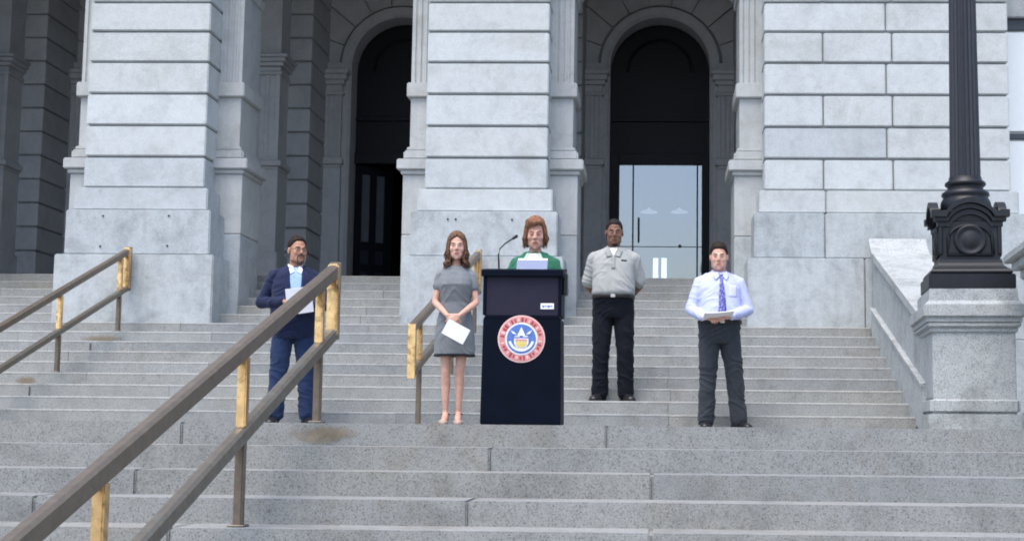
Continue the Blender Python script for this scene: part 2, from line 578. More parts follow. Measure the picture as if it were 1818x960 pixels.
def pier(xc, half=.725, xr=None, sides=(-1, 1), splits=None, bolts=()):
    """xr: right edge of a wide pier (else symmetric about xc)"""
    xl = xc - half
    xr = xr if xr is not None else xc + half
    z0 = RI * 8
    bm = bmesh.new()
    box(bm, xl + .03, xr - .03, 17.035, 17.6, z0, 7.4)
    P = bpart('pier', bm, M['joint'])
    def st(name, a, b, y, za, zb, mat=None, bev=.012):
        return bbox(name, a, b, y, 17.55, za, zb, mat or M['pier'], P, bev, 2)
    def row(a, b, y, za, zb, cuts, mat, bev=.012, g=.004):
        xs = [a] + sorted(cuts) + [b]
        for i, (p, q) in enumerate(zip(xs, xs[1:])):
            st('stone_block', p + (g if i else 0), q - (g if i < len(xs) - 2 else 0), y, za, zb, mat, bev)
    e1, e2, e3 = .215, .135, .072
    row(xl - e1, xr + e1, 16.78, z0, 1.967, splits['plinth'] if splits else [], M['plinth'], .014)
    row(xl - e2, xr + e2, 16.86, 1.972, 2.503, splits['upper'] if splits else [], M['plinth'], .014)
    row(xl - e3, xr + e3, 16.925, 2.508, 2.776, splits['base'] if splits else [], M['pier'], .014)
    for i, (a, b) in enumerate(zip(COURSES, COURSES[1:])):
        cuts = splits['rows'][i % 2] if splits else []
        row(xl, xr, 17.0 + random.uniform(-.003, .003), a + .012, b - .012, cuts, M['pier'], .012, .008)
    # side pilasters that carry the arches
    for s in sides:
        e = xl if s < 0 else xr
        def lat(o):      # interval from just inside the pier to offset o outside it
            return (e - o, e + .2) if s < 0 else (e - .2, e + o)
        y0, y1 = 17.47, 18.25
        a, b = lat(.27)
        bm = bmesh.new()
        if s < 0:
            fluted(bm, a, a + .27, y0, .1, 4.17, 5.3, 3)
        else:
            fluted(bm, b - .27, b, y0, .1, 4.17, 5.3, 3)
        box(bm, a + .002, b - .002, y0 + .09, y1, 4.171, 5.3)
        bpart('pilaster_shaft', bm, M['pilaster'], P)
        bm = bmesh.new()
        a, b = lat(.27)
        box(bm, a, b, y0, y1, 3.36, 3.99, .006)
        box(bm, *lat(.315), y0 - .05, y1 + .02, 3.99, 4.17, .012, 2)
        bpart('pilaster_band', bm, M['pilaster'], P)
        bm = bmesh.new()
        box(bm, *lat(.30), y0 - .03, y1, 3.33, 3.375, .01, 2)
        box(bm, *lat(.335), y0 - .06, y1, 3.215, 3.33, .02, 2)
        box(bm, *lat(.405), y0 - .12, y1 + .04, 3.085, 3.215, .012, 2)
        box(bm, *lat(.36), y0 - .08, y1 + .02, 3.03, 3.085, .01, 2)
        bpart('pilaster_cornice', bm, M['pilaster'], P)
        bbox('pilaster_pedestal', *lat(.335), y0 - .05, y1, 2.30, 3.03, M['pilaster'], P, .008)
        bbox('pilaster_pedestal', *lat(.335), y0 - .052, y1 + .003, RI * 9, 2.294, M['plinth'], P, .008)
        bm = bmesh.new()
        box(bm, *lat(.30), y0 - .03, y1, 5.3, 5.42, .01)
        box(bm, *lat(.36), y0 - .09, y1 + .03, 5.42, 5.62, .02, 2)
        box(bm, *lat(.28), y0, y1, 5.62, 6.2)
        bpart('pilaster_capital', bm, M['pilaster'], P)
    for (bx_, bz_, by_) in bolts:
        bm = bmesh.new()
        capsule(bm, (bx_, by_ - .006, bz_), (bx_, by_ + .02, bz_), .012, n=10)
        bpart('bolt', bm, M['hole'], P)
    return P

XP = [-10.18, -6.11, -2.03]
def bpx(l, Y):
    return [(*un(a, b, Y), Y) for a, b in l]
pier(XP[0])
pier(XP[1], bolts=bpx([(183, 383), (300, 383), (178, 437), (297, 436)], 16.86))
pier(XP[2], bolts=bpx([(795, 389), (809, 389), (909, 390)], 16.86))
X1572, X1461, X1690 = un(1573, 100, 17)[0], un(1461, 100, 17)[0], un(1700, 100, 17)[0]
pier(1.25 + .725, xr=4.11, sides=(-1,), splits={'plinth': [2.38], 'upper': [un(1465, 410, 16.86)[0], un(1700, 410, 16.86)[0]], 'base': [un(1467, 350, 16.9)[0], un(1690, 350, 16.9)[0]],
     'rows': [[X1461, un(1586, 300, 17)[0], X1690], [X1572, un(1720, 100, 17)[0]]]})
# return wall with window right of the wide pier
WW = bbox('side_wall', 4.0, 9.5, 17.9, 18.5, 1.0, 8.0, M['pier'], B, .01)
win = bbox('window', 4.17, 5.9, 17.80, 17.93, 2.3, 5.02, M['pilaster'], B, .01)
bbox('pane', 4.22, 5.8, 17.785, 17.81, 3.66, 4.90, M['blind'], win, .004)
bbox('pane', 4.22, 5.8, 17.785, 17.81, 2.4, 3.54, M['blind'], win, .004)
bbox('sash_rail', 4.20, 5.82, 17.77, 17.81, 3.565, 3.63, M['sash_shadow'], win, .004)
bbox('lintel_shadow_strip', 4.20, 5.82, 17.77, 17.81, 4.925, 5.06, M['sash_shadow'], win, .004)  # dark strip standing in for the shadow the lintel casts
bbox('lintel', 4.12, 6.0, 17.70, 17.93, 5.07, 5.35, M['pilaster'], win, .01)

bbox('basement_wall', 3.08, 9.5, 16.72, 18.5, -1.7, 1.035, M['plinth'])
bbox('basement_wall', 4.36, 9.5, 16.9, 18.5, 1.04, 2.2, M['plinth'])
# outer arches and the wall over them (above the frame; they shade the portico)
def arch_wall(bm, x0, x1, xc, r, zs, zt, y0, y1, zb=None, n=24):
    """wall panel x0..x1 up to zt with a round-headed opening centred on xc"""
    arc = [(xc + r * cos(pi - pi * i / n), zs + r * sin(pi - pi * i / n)) for i in range(n + 1)]
    zb = zs if zb is None else zb
    outline = [(x0, zb), (x0, zt), (x1, zt), (x1, zb), (xc + r, zb)] + ([(xc + r, zs)] if zb < zs else []) + arc[::-1][1:-1] + ([(xc - r, zs)] if zb < zs else []) + [(xc - r, zb)]
    # built as quads so no face is concave
    def quad(a, b, c, d):
        A = [bm.verts.new((p[0], y0, p[1])) for p in (a, b, c, d)]
        C = [bm.verts.new((p[0], y1, p[1])) for p in (a, b, c, d)]
        bm.faces.new(A); bm.faces.new(C[::-1])
        for i in range(4):
            j = (i + 1) % 4
            bm.faces.new((A[i], A[j], C[j], C[i]))
    quad((x0, zb), (xc - r, zb), (xc - r, zt), (x0, zt))
    quad((xc + r, zb), (x1, zb), (x1, zt), (xc + r, zt))
    for p, q in zip(arc, arc[1:]):
        quad(p, q, (q[0], zt), (p[0], zt))
for xc in (-8.14, -4.07, -.02):
    bm = bmesh.new()
    arch_wall(bm, xc - 2.03, xc + 2.03, xc, 1.04, 6.2, 7.41, 17.5, 18.2)
    bpart('arch_spandrel', bm, M['pilaster'])
bbox('entablature', XL, 4.5, 16.9, 18.6, 7.42, 10.5, M['pier'])
bbox('portico_ceiling', XL, 4.5, 18.55, 23.4, 7.5, 7.8, M['inner'])
bbox('end_wall', 2.9, 4.05, 17.56, 23.4, ZF - .5, 7.49, M['inner'])
bbox('end_wall', XL - .4, XL, 17.5, 23.4, .5, 7.49, M['inner'])

# inner wall with doorways
YW = 22.75
BAY = [-8.16, -4.09, .02]
HW, ZS = .785, 5.70
bm = bmesh.new()
for i, xc in enumerate(BAY):
    x0 = xc - 2.05 if i else XL
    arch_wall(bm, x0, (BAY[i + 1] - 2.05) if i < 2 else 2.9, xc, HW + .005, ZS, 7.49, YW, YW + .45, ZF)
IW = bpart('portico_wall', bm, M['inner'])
def wedge(xc, a0, a1, r0, r1, y0, y1):
    bm = bmesh.new()
    pts = [(xc + r0 * cos(a0), ZS + r0 * sin(a0)), (xc + r0 * cos((a0 + a1) / 2), ZS + r0 * sin((a0 + a1) / 2)), (xc + r0 * cos(a1), ZS + r0 * sin(a1)),
           (xc + r1 * cos(a1), ZS + r1 * sin(a1)), (xc + r1 * cos((a0 + a1) / 2), ZS + r1 * sin((a0 + a1) / 2)), (xc + r1 * cos(a0), ZS + r1 * sin(a0))]
    prism(bm, pts, 'Y', y0, y1)
    return bpart('voussoir', bm, M['inner'], IW)
for xc in BAY:
    nv = 9
    for i in range(nv):
        a0, a1 = pi * i / nv, pi * (i + 1) / nv
        wedge(xc, a0 + .008, a1 - .008, .99, 1.62, YW - .07 + random.uniform(-.006, .006), YW + .02)
    # archivolt ring with jambs
    bm = bmesh.new()
    prof = [(HW, .02), (HW, -.10), (HW + .05, -.15), (HW + .15, -.15), (HW + .18, -.10), (HW + .19, .02)]
    rings = []
    for s, z in ((-1, ZF), (-1, 4.0)):
        rings.append([Vector((xc + s * r, YW + y, z)) for r, y in prof])
    for i in range(29):
        a = pi - pi * i / 28
        rings.append([Vector((xc + r * cos(a), YW + y, ZS + r * sin(a))) for r, y in prof])
    for s, z in ((1, 4.0), (1, ZF)):
        rings.append([Vector((xc + s * r, YW + y, z)) for r, y in prof])
    ringloft(bm, rings)
    bpart('archivolt', bm, M['inner'], IW)
    for s in (-1, 1):
        a, b = (xc - 1.25, xc - .905) if s < 0 else (xc + .905, xc + 1.25)
        bm = bmesh.new()
        fluted(bm, a, b, YW - .24, .26, 4.19, 5.19, 4, .03, .02)
        bpart('pilaster_shaft', bm, M['inner'], IW)
        bm = bmesh.new()
        moulding(bm, a, b, YW - .24, YW, 5.19, [(.05, .035), (.12, .004), (.07, .045), (.09, .08), (.07, .11)])
        box(bm, a - .02, b + .02, YW - .2, YW, 5.59, 5.72)
        bpart('pilaster_capital', bm, M['inner'], IW)
        bm = bmesh.new()
        moulding(bm, a, b, YW - .26, YW, 4.03, [(.05, .01), (.10, .045), (.012, .02)])
        box(bm, a - .015, b + .015, YW - .26, YW, 2.55, 4.03, .006)
        box(bm, a - .05, b + .05, YW - .30, YW, ZF, 2.55, .012)
        bpart('pilaster_pedestal', bm, M['inner'], IW)
# rusticated responds between the doorways, each with a fluted pilaster in front
for xb in (-10.20, -6.13, -2.035, 2.06):
    hs, hp = .885, .55
    bm = bmesh.new()
    box(bm, xb - hs + .03, xb + hs - .03, 21.53, YW, ZF, 7.49)
    RP = bpart('respond', bm, M['joint'])
    z = 5.84 - .363 * 10
    zz = ZF
    while z < 7.4:
        if z - zz > .15:
            bbox('stone_block', xb - hs, xb + hs, 21.5, YW, zz + .012, z - .012, M['inner'], RP, .012, 1)
            zz = z
        z += .363
    a, b = xb - hp, xb + hp
    bm = bmesh.new()
    fluted(bm, a, b, 21.0, .6, 3.90, 5.14, 7, .04, .022)
    bpart('pilaster_shaft', bm, M['inner'], RP)
    bm = bmesh.new()
    moulding(bm, a, b, 21.0, 21.6, 5.14, [(.05, .03), (.08, .003), (.06, .05), (.06, .085), (.05, .12)])
    box(bm, a, b, 21.0, 21.6, 5.44, 7.49)
    bpart('pilaster_capital', bm, M['inner'], RP)
    bm = bmesh.new()
    box(bm, a - .06, b + .06, 20.92, 21.6, ZF, 2.5, .015)
    box(bm, a - .02, b + .02, 20.96, 21.6, 2.5, 3.72, .008)
    moulding(bm, a, b, 20.98, 21.6, 3.72, [(.05, .03), (.08, .07), (.05, .02)])
    bpart('pilaster_pedestal', bm, M['inner'], RP)

# hall behind the doors
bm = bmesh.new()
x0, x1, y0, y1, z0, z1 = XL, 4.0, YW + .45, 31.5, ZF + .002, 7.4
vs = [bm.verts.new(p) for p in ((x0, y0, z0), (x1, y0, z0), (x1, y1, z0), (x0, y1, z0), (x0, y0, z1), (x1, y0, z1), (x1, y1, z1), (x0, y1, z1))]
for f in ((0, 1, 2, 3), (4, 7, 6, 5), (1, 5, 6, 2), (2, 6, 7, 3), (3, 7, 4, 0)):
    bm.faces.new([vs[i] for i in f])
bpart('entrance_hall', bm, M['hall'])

# the glazed middle door
YD = YW + .32
GX0, GX1 = un(1100, 293, YD)[0], un(1246, 293, YD)[0]
ZT = un(1172, 293, YD)[1]
bm = bmesh.new()
box(bm, .02 - HW, GX0, YD - .05, YD + .12, ZF, ZT + .17, .004)
box(bm, GX1, .02 + HW, YD - .05, YD + .12, ZF, ZT + .17, .004)
box(bm, GX0, GX1, YD - .05, YD + .12, ZT, ZT + .17, .004)
DR = bpart('glazed_door', bm, M['doormetal'])
bm = bmesh.new()
box(bm, GX0 - .01, GX1 + .01, YD, YD + .012, ZF + .01, ZT + .01)
bpart('glass', bm, M['glass'], DR)
for p in (1124, 1238):
    xm = un(p, 350, YD)[0]
    bbox('mullion', xm - .012, xm + .012, YD - .012, YD + .03, ZF, ZT, M['doormetal'], DR, .002)
zr = un(1172, 438, YD)[1]
bbox('door_rail', GX0, GX1, YD - .006, YD + .02, zr - .006, zr + .006, M['doormetal'], DR, .001)
xm, za = un(1134, 387, YD)
bbox('handle', xm - .016, xm + .016, YD - .07, YD - .03, un(1134, 430, YD)[1], za, M['black'], DR, .006)
xm, za = un(1207, 437, YD)
bbox('lock', xm - .022, xm + .022, YD - .04, YD - .012, za - .022, za + .022, M['black'], DR, .005)
# fanlights above the doors
for i, xc in enumerate(BAY):
    bm = bmesh.new()
    n = 20
    pts = [(xc - HW, ZT + .171), (xc + HW, ZT + .171)] + [(xc + HW * cos(pi * k / n), ZS + HW * sin(pi * k / n)) for k in range(n + 1)]
    prism(bm, pts, 'Y', YD + .02, YD + .04)
    FL = bpart('fanlight', bm, M['doormetal'])
    bm = bmesh.new()
    tube(bm, [(xc + .52 * cos(pi * k / 18), YD + .005, ZS + .52 * sin(pi * k / 18)) for k in range(19)], .025, 6)
    bpart('fanlight_bar', bm, M['doormetal'], FL)
    bbox('fanlight_bar', xc - HW, xc + HW, YD - .02, YD + .02, ZT + .70, ZT + .77, M['doormetal'], FL, .004)
# side doorways: leaf swung inward on the left jamb
for xc in BAY[:2]:
    bm = bmesh.new()
    box(bm, xc - HW, xc + HW, YD - .04, YD + .1, ZT, ZT + .17, .004)
    DL = bpart('open_door', bm, M['doormetal'])
    th = radians(38)
    mt = Matrix.Translation((xc - HW + .03, YD, 0)) @ Matrix.Rotation(th, 4, 'Z')
    def leafbox(name, a, b, ya_, yb_, za, zb, mat, parent, bev=.004):
        bm = bmesh.new()
        box(bm, a, b, ya_, yb_, za, zb, bev)
        bmesh.ops.transform(bm, matrix=mt, verts=bm.verts[:])
        return bpart(name, bm, mat, parent)
    LF = DL
    for a, b in ((0, .10), (.24, .36), (.50, .64)):
        leafbox('stile', a, b, -.03, .03, ZF, ZT - .02, M['doormetal'], LF)
    for z_, h_ in ((ZF, .2), (ZF + .52, .12), (ZF + .86, .14), (ZT - .16, .14)):
        leafbox('rail', .0, .64, -.027, .027, z_, z_ + h_, M['doormetal'], LF)
    for a, b in ((.095, .245), (.355, .505)):
        leafbox('door_glass', a, b, -.008, .008, ZF + .98, ZT - .14, M['leafglass'], LF, 0)
        for z_, h_ in ((ZF + .19, .34), (ZF + .63, .24)):
            leafbox('door_panel', a, b, -.012, .012, z_, z_ + h_, M['leafpanel'], LF, .003)
# bright panes of the far doors and two lamps inside the hall
HB = bbox('far_door', -.6, .75, 31.2, 31.4, ZF, ZF + 2.4, M['doormetal'])
for p in (1164, 1179):
    xa, zb_ = un(p, 458, 31.1)
    bbox('pane', xa - .055, xa + .055, 31.1, 31.16, ZF + .1, zb_, M['daylit'], HB, 0)
for p in (1152, 1206):
    xa, za = un(p, 380, 27.5)
    bm = bmesh.new()
    lathe(bm, [(.02, .12), (.04, .09), (.15, .05), (.17, .03), (.05, .02)][::-1], (xa, 27.5, za), 20)
    hl = bpart('hall_lamp', bm, M['lamp'])
    bm = bmesh.new()
    tube(bm, [(xa, 27.5, za + .1), (xa, 27.5, 7.4)], .012, 6)
    bpart('lamp_rod', bm, M['black'], hl)

# ------------------------------------------------------------------ stair cheek wall
CX0, CX1 = 2.43, 3.06
CH = tag(empty('stair_cheek_wall', (2.75, 15.2, 0)), 'sloping white granite cheek wall beside the upper steps, curled up at the top', 'wall')
def cpart(name, bm, mat):
    return adopt(mk(name, bm, mat), CH)
sl = (1.97 - 1.03) / (16.42 - 13.5)
def ztop(y):
    return 1.03 + sl * (y - 13.5)
curve = [(16.42 + .33 * t, 1.97 + .02 * t + .20 * t ** 2.2) for t in (0, .25, .5, .75, .9, 1)]
bm = bmesh.new()
prism(bm, [(13.45, -.02), (16.77, -.02), (16.77, curve[-1][1] - .07)] + [(y, z - .07) for y, z in curve[::-1][1:]] + [(13.45, ztop(13.45) - .07)], 'X', CX0 + .03, CX1 - .03)
cpart('wall_body', bm, M['ped'])
bm = bmesh.new()
top = [(13.45, ztop(13.45))] + curve
prism(bm, top + [(y, z - .085) for y, z in top[::-1]], 'X', CX0 - .012, CX1 + .012)
cpart('coping', bm, M['ped'])
bm = bmesh.new()
prism(bm, [(13.5, -.02), (13.5, .40), (16.62, .40 + .305 * 3.12), (16.62, .6)], 'X', CX0 - .006, CX0 + .04)
cpart('skirting', bm, M['ped'])
bm = bmesh.new()
prism(bm, [(13.5, .40), (13.5, .43), (16.62, .43 + .305 * 3.12), (16.62, .40 + .305 * 3.12)], 'X', CX0 - .024, CX0 + .045)
cpart('skirting_bead', bm, M['ped'])

# ------------------------------------------------------------------ lamp pedestal and lamp
LX, LY = 2.79, 13.24
ROT = radians(-4.5)
PD = tag(empty('lamp_pedestal', (LX, LY, 0), ROT), 'square granite pedestal with moulded cap carrying the black lamp post', 'pedestal')
def lb(name, hx, hy, z0, z1, mat, parent, bev=.008, seg=1):
    return bxo(name, -hx, hx, -hy, hy, z0, z1, mat, parent, bev, seg)
PB = .78                              # the pedestal runs back into the cheek wall
bxo('die', -.355, .355, -.40, PB, .20, .86, M['ped'], PD, .006)
bm = bmesh.new()
box(bm, -.40, .40, -.45, PB + .02, 0, .145, .012, 2)
box(bm, -.385, .385, -.435, PB + .01, .14, .29, .03, 3)
mk('base_moulding', bm, M['ped'], PD)
bm = bmesh.new()
box(bm, -.375, .375, -.42, PB + .01, .855, .90, .008)
box(bm, -.40, .40, -.445, PB + .03, .895, .945, .012, 2)
box(bm, -.41, .41, -.455, PB + .04, .94, .99, .006)
box(bm, -.435, .435, -.48, PB + .06, .985, 1.095, .010, 2)
mk('cap_moulding', bm, M['ped'], PD)
bm = bmesh.new()
ringloft(bm, [[Vector((-hx, -hx - .045, z)), Vector((hx, -hx - .045, z)), Vector((hx, hx + .3, z)), Vector((-hx, hx + .3, z))] for hx, z in ((.425, 1.09), (.385, 1.13), (.375, 1.235))])
mk('cap_block', bm, M['ped'], PD)

LP = tag(empty('lamp_post', (LX, LY, 1.2365), ROT), 'tall black cast-iron lamp post with fluted shaft on the granite pedestal', 'lamp post')
z = 0
bm = bmesh.new()
box(bm, -.375, .375, -.375, .375, 0, .135, .01, 2)
mk('plinth', bm, M['iron'], LP)
bm = bmesh.new()
def sq(h, zz):
    return [Vector((sx * h, sy * h, zz)) for sx, sy in ((-1, -1), (1, -1), (1, 1), (-1, 1))]
ringloft(bm, [sq(.335, .13), sq(.352, .145), sq(.355, .16), sq(.345, .178), sq(.315, .192), sq(.29, .215), sq(.278, .24), sq(.272, .27)])
mk('flared_base', bm, M['iron'], LP)
bm = bmesh.new()
box(bm, -.262, .262, -.262, .262, .26, .62, .008)
DI = mk('die', bm, M['iron'], LP)
for s in range(4):
    R = Matrix.Rotation(s * pi / 2, 4, 'Z')
    bm = bmesh.new()
    # raised arched frame
    pts = [Vector((.19 * cos(pi * k / 14), -.268, .455 + .125 * sin(pi * k / 14))) for k in range(15)]
    pts = [Vector((.20, -.268, .315))] + pts + [Vector((-.20, -.268, .315))]
    tube(bm, pts + [pts[0]], .016, 6)
    bmesh.ops.transform(bm, matrix=R, verts=bm.verts[:])
    mk('panel_moulding', bm, M['iron'], LP, True)
    bm = bmesh.new()
    prof = [(.0, .03), (.05, .032), (.075, .02), (.10, .016), (.115, .03), (.135, .03), (.145, .0)]
    n = 24
    rings = [[bm.verts.new((r * cos(2 * pi * i / n), -.26 - d, .445 + r * sin(2 * pi * i / n))) for i in range(n)] for r, d in prof[1:]]
    c0 = bm.verts.new((0, -.292, .445))
    for i in range(n):
        bm.faces.new((c0, rings[0][i], rings[0][(i + 1) % n]))
    for a, b in zip(rings, rings[1:]):
        for i in range(n):
            bm.faces.new((a[i], a[(i + 1) % n], b[(i + 1) % n], b[i]))
    bmesh.ops.transform(bm, matrix=R, verts=bm.verts[:])
    mk('medallion', bm, M['iron'], LP, True)
    bm = bmesh.new()
    capsule(bm, (.255, -.255, .33), (.255, -.255, .58), .022, n=8)
    bmesh.ops.transform(bm, matrix=R, verts=bm.verts[:])
    mk('corner_bead', bm, M['iron'], LP, True)
# cap with an arched pediment on every side
def pedo(hw, z0, ze, zc):
    """arched band: flat shoulders that sweep up to a round middle, underside parallel to the top"""
    def crv(a, b):
        return [(hw * .62 * (1 - 2 * k / 16), a + (b - a) * max(0, cos((1 - 2 * k / 16) * pi / 2)) ** .65) for k in range(17)]
    up = [(hw, ze + .012)] + crv(ze, zc) + [(-hw, ze + .012)]
    lo = [(hw, z0)] + crv(z0, zc - (ze - z0)) + [(-hw, z0)]
    return up + lo[::-1]
for i, (hw, hd, z0, ze, zc) in enumerate(((.285, .28, .565, .61, .72), (.312, .305, .61, .648, .765), (.34, .335, .648, .695, .82))):
    for q in range(4):
        bm = bmesh.new()
        e_ = .003 * (q % 2)
        prism(bm, [(a, b + e_) for a, b in pedo(hw - e_, z0, ze, zc)], 'Y', -hd, -hd + .075)
        bmesh.ops.transform(bm, matrix=Matrix.Rotation(q * pi / 2, 4, 'Z'), verts=bm.verts[:])
        mk('pediment_band', bm, M['iron'], LP)
bm = bmesh.new()
box(bm, -.25, .25, -.25, .25, .60, .715, .01)
mk('cap_core', bm, M['iron'], LP)
bm = bmesh.new()
lathe(bm, [(.225, .66), (.225, .80), (.22, .825), (.205, .85), (.20, .865), (.215, .88), (.21, .905), (.165, .935), (.155, .95), (.17, .965), (.185, .98), (.18, 1.0), (.15, 1.02), (.145, 1.05)], n=40)
mk('collar', bm, M['iron'], LP, True)
bm = bmesh.new()
n = 20
rings = []
for zz, r in ((1.03, .138), (1.6, .132), (2.7, .122), (4.2, .108), (5.6, .095)):
    rg = []
    for i in range(n):
        for t, rr in ((-.44, 1), (-.3, .95), (0, .90), (.3, .95), (.44, 1)):
            a = 2 * pi * (i + t) / n
            rg.append(Vector((r * rr * cos(a), r * rr * sin(a), zz)))
    rings.append(rg)
ringloft(bm, rings)
mk('fluted_shaft', bm, M['ironshaft'], LP)
bm = bmesh.new()
lathe(bm, [(.10, 5.55), (.15, 5.62), (.13, 5.72), (.22, 5.85), (.24, 5.9), (.1, 5.95)], n=28)
mk('shaft_capital', bm, M['iron'], LP, True)
bm = bmesh.new()
ellip(bm, (0, 0, 6.2), (.26, .26, .3), n=24)
mk('lamp_globe', bm, M['blind'], LP, True)

# second pedestal at the right margin
RP2 = tag(empty('stone_pedestal', (3.48, 11.75, 0), ROT), 'granite pedestal with deep cornice beside the lamp pedestal, only its corner in view', 'pedestal')
lb('die', .33, .62, .33, 1.28, M['ped'], RP2, .008)
bm = bmesh.new()
box(bm, -.46, .46, -.75, .75, 0, .18, .02, 2)
box(bm, -.44, .44, -.73, .73, .175, .36, .06, 4)
mk('base_moulding', bm, M['ped'], RP2)
bm = bmesh.new()
box(bm, -.40, .40, -.69, .69, 1.22, 1.28, .012, 2)
box(bm, -.45, .45, -.74, .74, 1.28, 1.36, .012, 2)
box(bm, -.51, .51, -.80, .80, 1.36, 1.43, .01)
box(bm, -.57, .57, -.86, .86, 1.43, 1.50, .01, 2)
mk('cornice', bm, M['ped'], RP2)

# ------------------------------------------------------------------ handrails
def rail(label, p0, p1, zt, zb, posts, ends, hrail=.095, wrail=.066):
    """p0/p1: near and far rail ends (X, Y); zt/zb: heights (z at p0, z at p1) of top and bottom rail centres; posts: (Y, foot z)"""
    root = tag(empty('handrail', (p0[0], p0[1], posts[0][1])), label, 'handrail', 'bronze handrails on the steps')
    def rp(name, bm, mat, parent=None):
        o = mk(name, bm, mat)
        return adopt(o, parent or root)
    def at(y, z):
        t = (y - p0[1]) / (p1[1] - p0[1])
        return p0[0] + (p1[0] - p0[0]) * t, z[0] + (z[1] - z[0]) * t
    def bar(zz, h, name, mat):
        bm = bmesh.new()
        hw = wrail / 2
        c = .012
        prof = [(-hw, -h / 2 + c), (-hw + c, -h / 2), (hw - c, -h / 2), (hw, -h / 2 + c), (hw, h / 2 - c), (hw - c * 1.4, h / 2), (-hw + c * 1.4, h / 2), (-hw, h / 2 - c)]
        rings = []
        for y in (p0[1], p1[1]):
            x, z = at(y, zz)
            rings.append([Vector((x + a, y, z + b)) for a, b in prof])
        ringloft(bm, rings)
        return rp(name, bm, mat)
    bar(zt, hrail, 'top_rail', M['bronze'])
    bar(zb, hrail * .9, 'bottom_rail', M['bronze_l'])
    for i, (y, zf) in enumerate(posts):
        x, z1 = at(y, zt)
        _, z0 = at(y, zb)
        bm = bmesh.new()
        box(bm, x - .022, x + .022, y - .030, y + .030, zf, z0 - hrail * .36, .006, 2)
        po = rp('post', bm, M['bronze'])
        bm = bmesh.new()
        box(bm, x - .024, x + .024, y - .032, y + .032, z0 + hrail * .34, z1 - hrail * .42, .007, 2)
        rp('brass_sleeve', bm, M['brass'], po)
        bm = bmesh.new()
        box(bm, x - .042, x + .042, y - .052, y + .052, zf, zf + .012, .004)
        rp('foot_plate', bm, M['bronze_l'], po)
    for y in ends:
        x, z1 = at(y, zt)
        _, z0 = at(y, zb)
        sgn = 1 if y > (p0[1] + p1[1]) / 2 else -1
        bm = bmesh.new()
        ye = y - sgn * .045
        box(bm, x - .034, x + .034, ye - .043, ye + .043, z0 - hrail * .3, z1 + hrail * .3, .008, 2)
        rp('brass_end', bm, M['brass'])
        bm = bmesh.new()
        box(bm, x - .036, x + .036, y - .008 * (1 + sgn) - .001, y + .008 * (1 - sgn) + .001, z0 - hrail * .5, z1 + hrail * .48, .003)
        rp('end_cap', bm, M['bronze'] if sgn > 0 else M['brass'])
    return root

def ln(y, y0, z0, y1, z1):
    return z0 + (z1 - z0) * (y - y0) / (y1 - y0)
# foreground rail: heights measured at two posts
ya, yb = 4.05, 9.22
rail('bronze handrail on the lower steps with two brass bars at its top end', (-2.11, ya), (-2.05, yb),
     (ln(ya, 7.3, .365, 8.8, .84), ln(yb, 7.3, .365, 8.8, .84)), (ln(ya, 7.3, -.065, 8.8, .435), ln(yb, 7.3, -.065, 8.8, .435)),
     [(5.52, -RI * 9 + RI), (7.30, -RI * 4), (8.84, 0)], [yb])
rail('bronze handrail on the upper steps beside the man in the navy blazer, against a pier', (-6.34, 13.3), (-6.14, 16.72),
     (ln(13.3, 15.1, 1.38, 16.45, 1.90), ln(16.72, 15.1, 1.38, 16.45, 1.90)), (ln(13.3, 15.1, .96, 16.45, 1.47), ln(16.72, 15.1, .96, 16.45, 1.47)),
     [(13.65, 0), (15.06, RI * 4), (16.50, RI * 8)], [16.72], .08, .06)
rail('bronze handrail on the upper steps behind the woman in the grey dress', (-2.2, 13.05), (-2.06, 16.70),
     (.865, 1.99), (.46, 1.56),
     [(13.42, 0), (15.06, RI * 4), (16.48, RI * 8)], [13.05, 16.70], .085, .066)

#PEOPLE#
# ------------------------------------------------------------------ lectern, microphone, folder
M['lect'] = plain('black_lectern_laminate', (.0016, .0038, .011), .5, 0, .25, 5, 0, 60, .07)
M['lectup'] = plain('dark_plum_lectern_panel', (.020, .018, .036), .5, 0, .15, 5, 0, 60, .15)
M['white'] = plain('white_paper', (.80, .81, .83), .7, var=.03)
M['sealred'] = plain('seal_red_ring', (.62, .25, .25), .5, var=.2, vscale=40)
M['sealdark'] = plain('seal_dark_red', (.34, .045, .05), .5)
M['sealpink'] = plain('seal_pink_rim', (.72, .50, .46), .5)
M['sealwhite'] = plain('seal_white', (.72, .74, .80), .5)
M['sealblue'] = plain('seal_blue', (.085, .17, .46), .5, var=.2, vscale=50)
M['sealgold'] = plain('seal_gold', (.62, .50, .16), .5)
M['folder'] = plain('slate_blue_folder', (.14, .18, .30), .5, var=.08)

LXc, LYf = -.985, 10.6
L = tag(empty('lectern', (LXc, LYf + .2, 0)), 'black wooden lectern with a round red and blue seal on its front', 'lectern')
bm = bmesh.new()
def trap(bm, h0, h1, y0, y1, z0, z1):
    ringloft(bm, [[Vector((sx * h, y0 if sy < 0 else y1, z)) for sx, sy in ((-1, -1), (1, -1), (1, 1), (-1, 1))] for h, z in ((h0, z0), (h1, z1))])
trap(bm, .292, .282, -.20, .20, .012, .775)
ringloft(bm, [[Vector((sx * h, sy * .20, z)) for sx, sy in ((-1, -1), (1, -1), (1, 1), (-1, 1))] for h, z in ((.282, .775), (.262, .80))])
bmesh.ops.bevel(bm, geom=[e for e in bm.edges], offset=.004, segments=2, affect='EDGES')
mk('body', bm, M['lect'], L)
bxo('foot', -.285, .285, -.19, .19, 0, .014, M['lect'], L, .002)
bm = bmesh.new()
trap(bm, .268, .272, -.185, .19, .79, 1.09)
bmesh.ops.bevel(bm, geom=[e for e in bm.edges], offset=.004, segments=2, affect='EDGES')
mk('upper_panel', bm, M['lectup'], L)
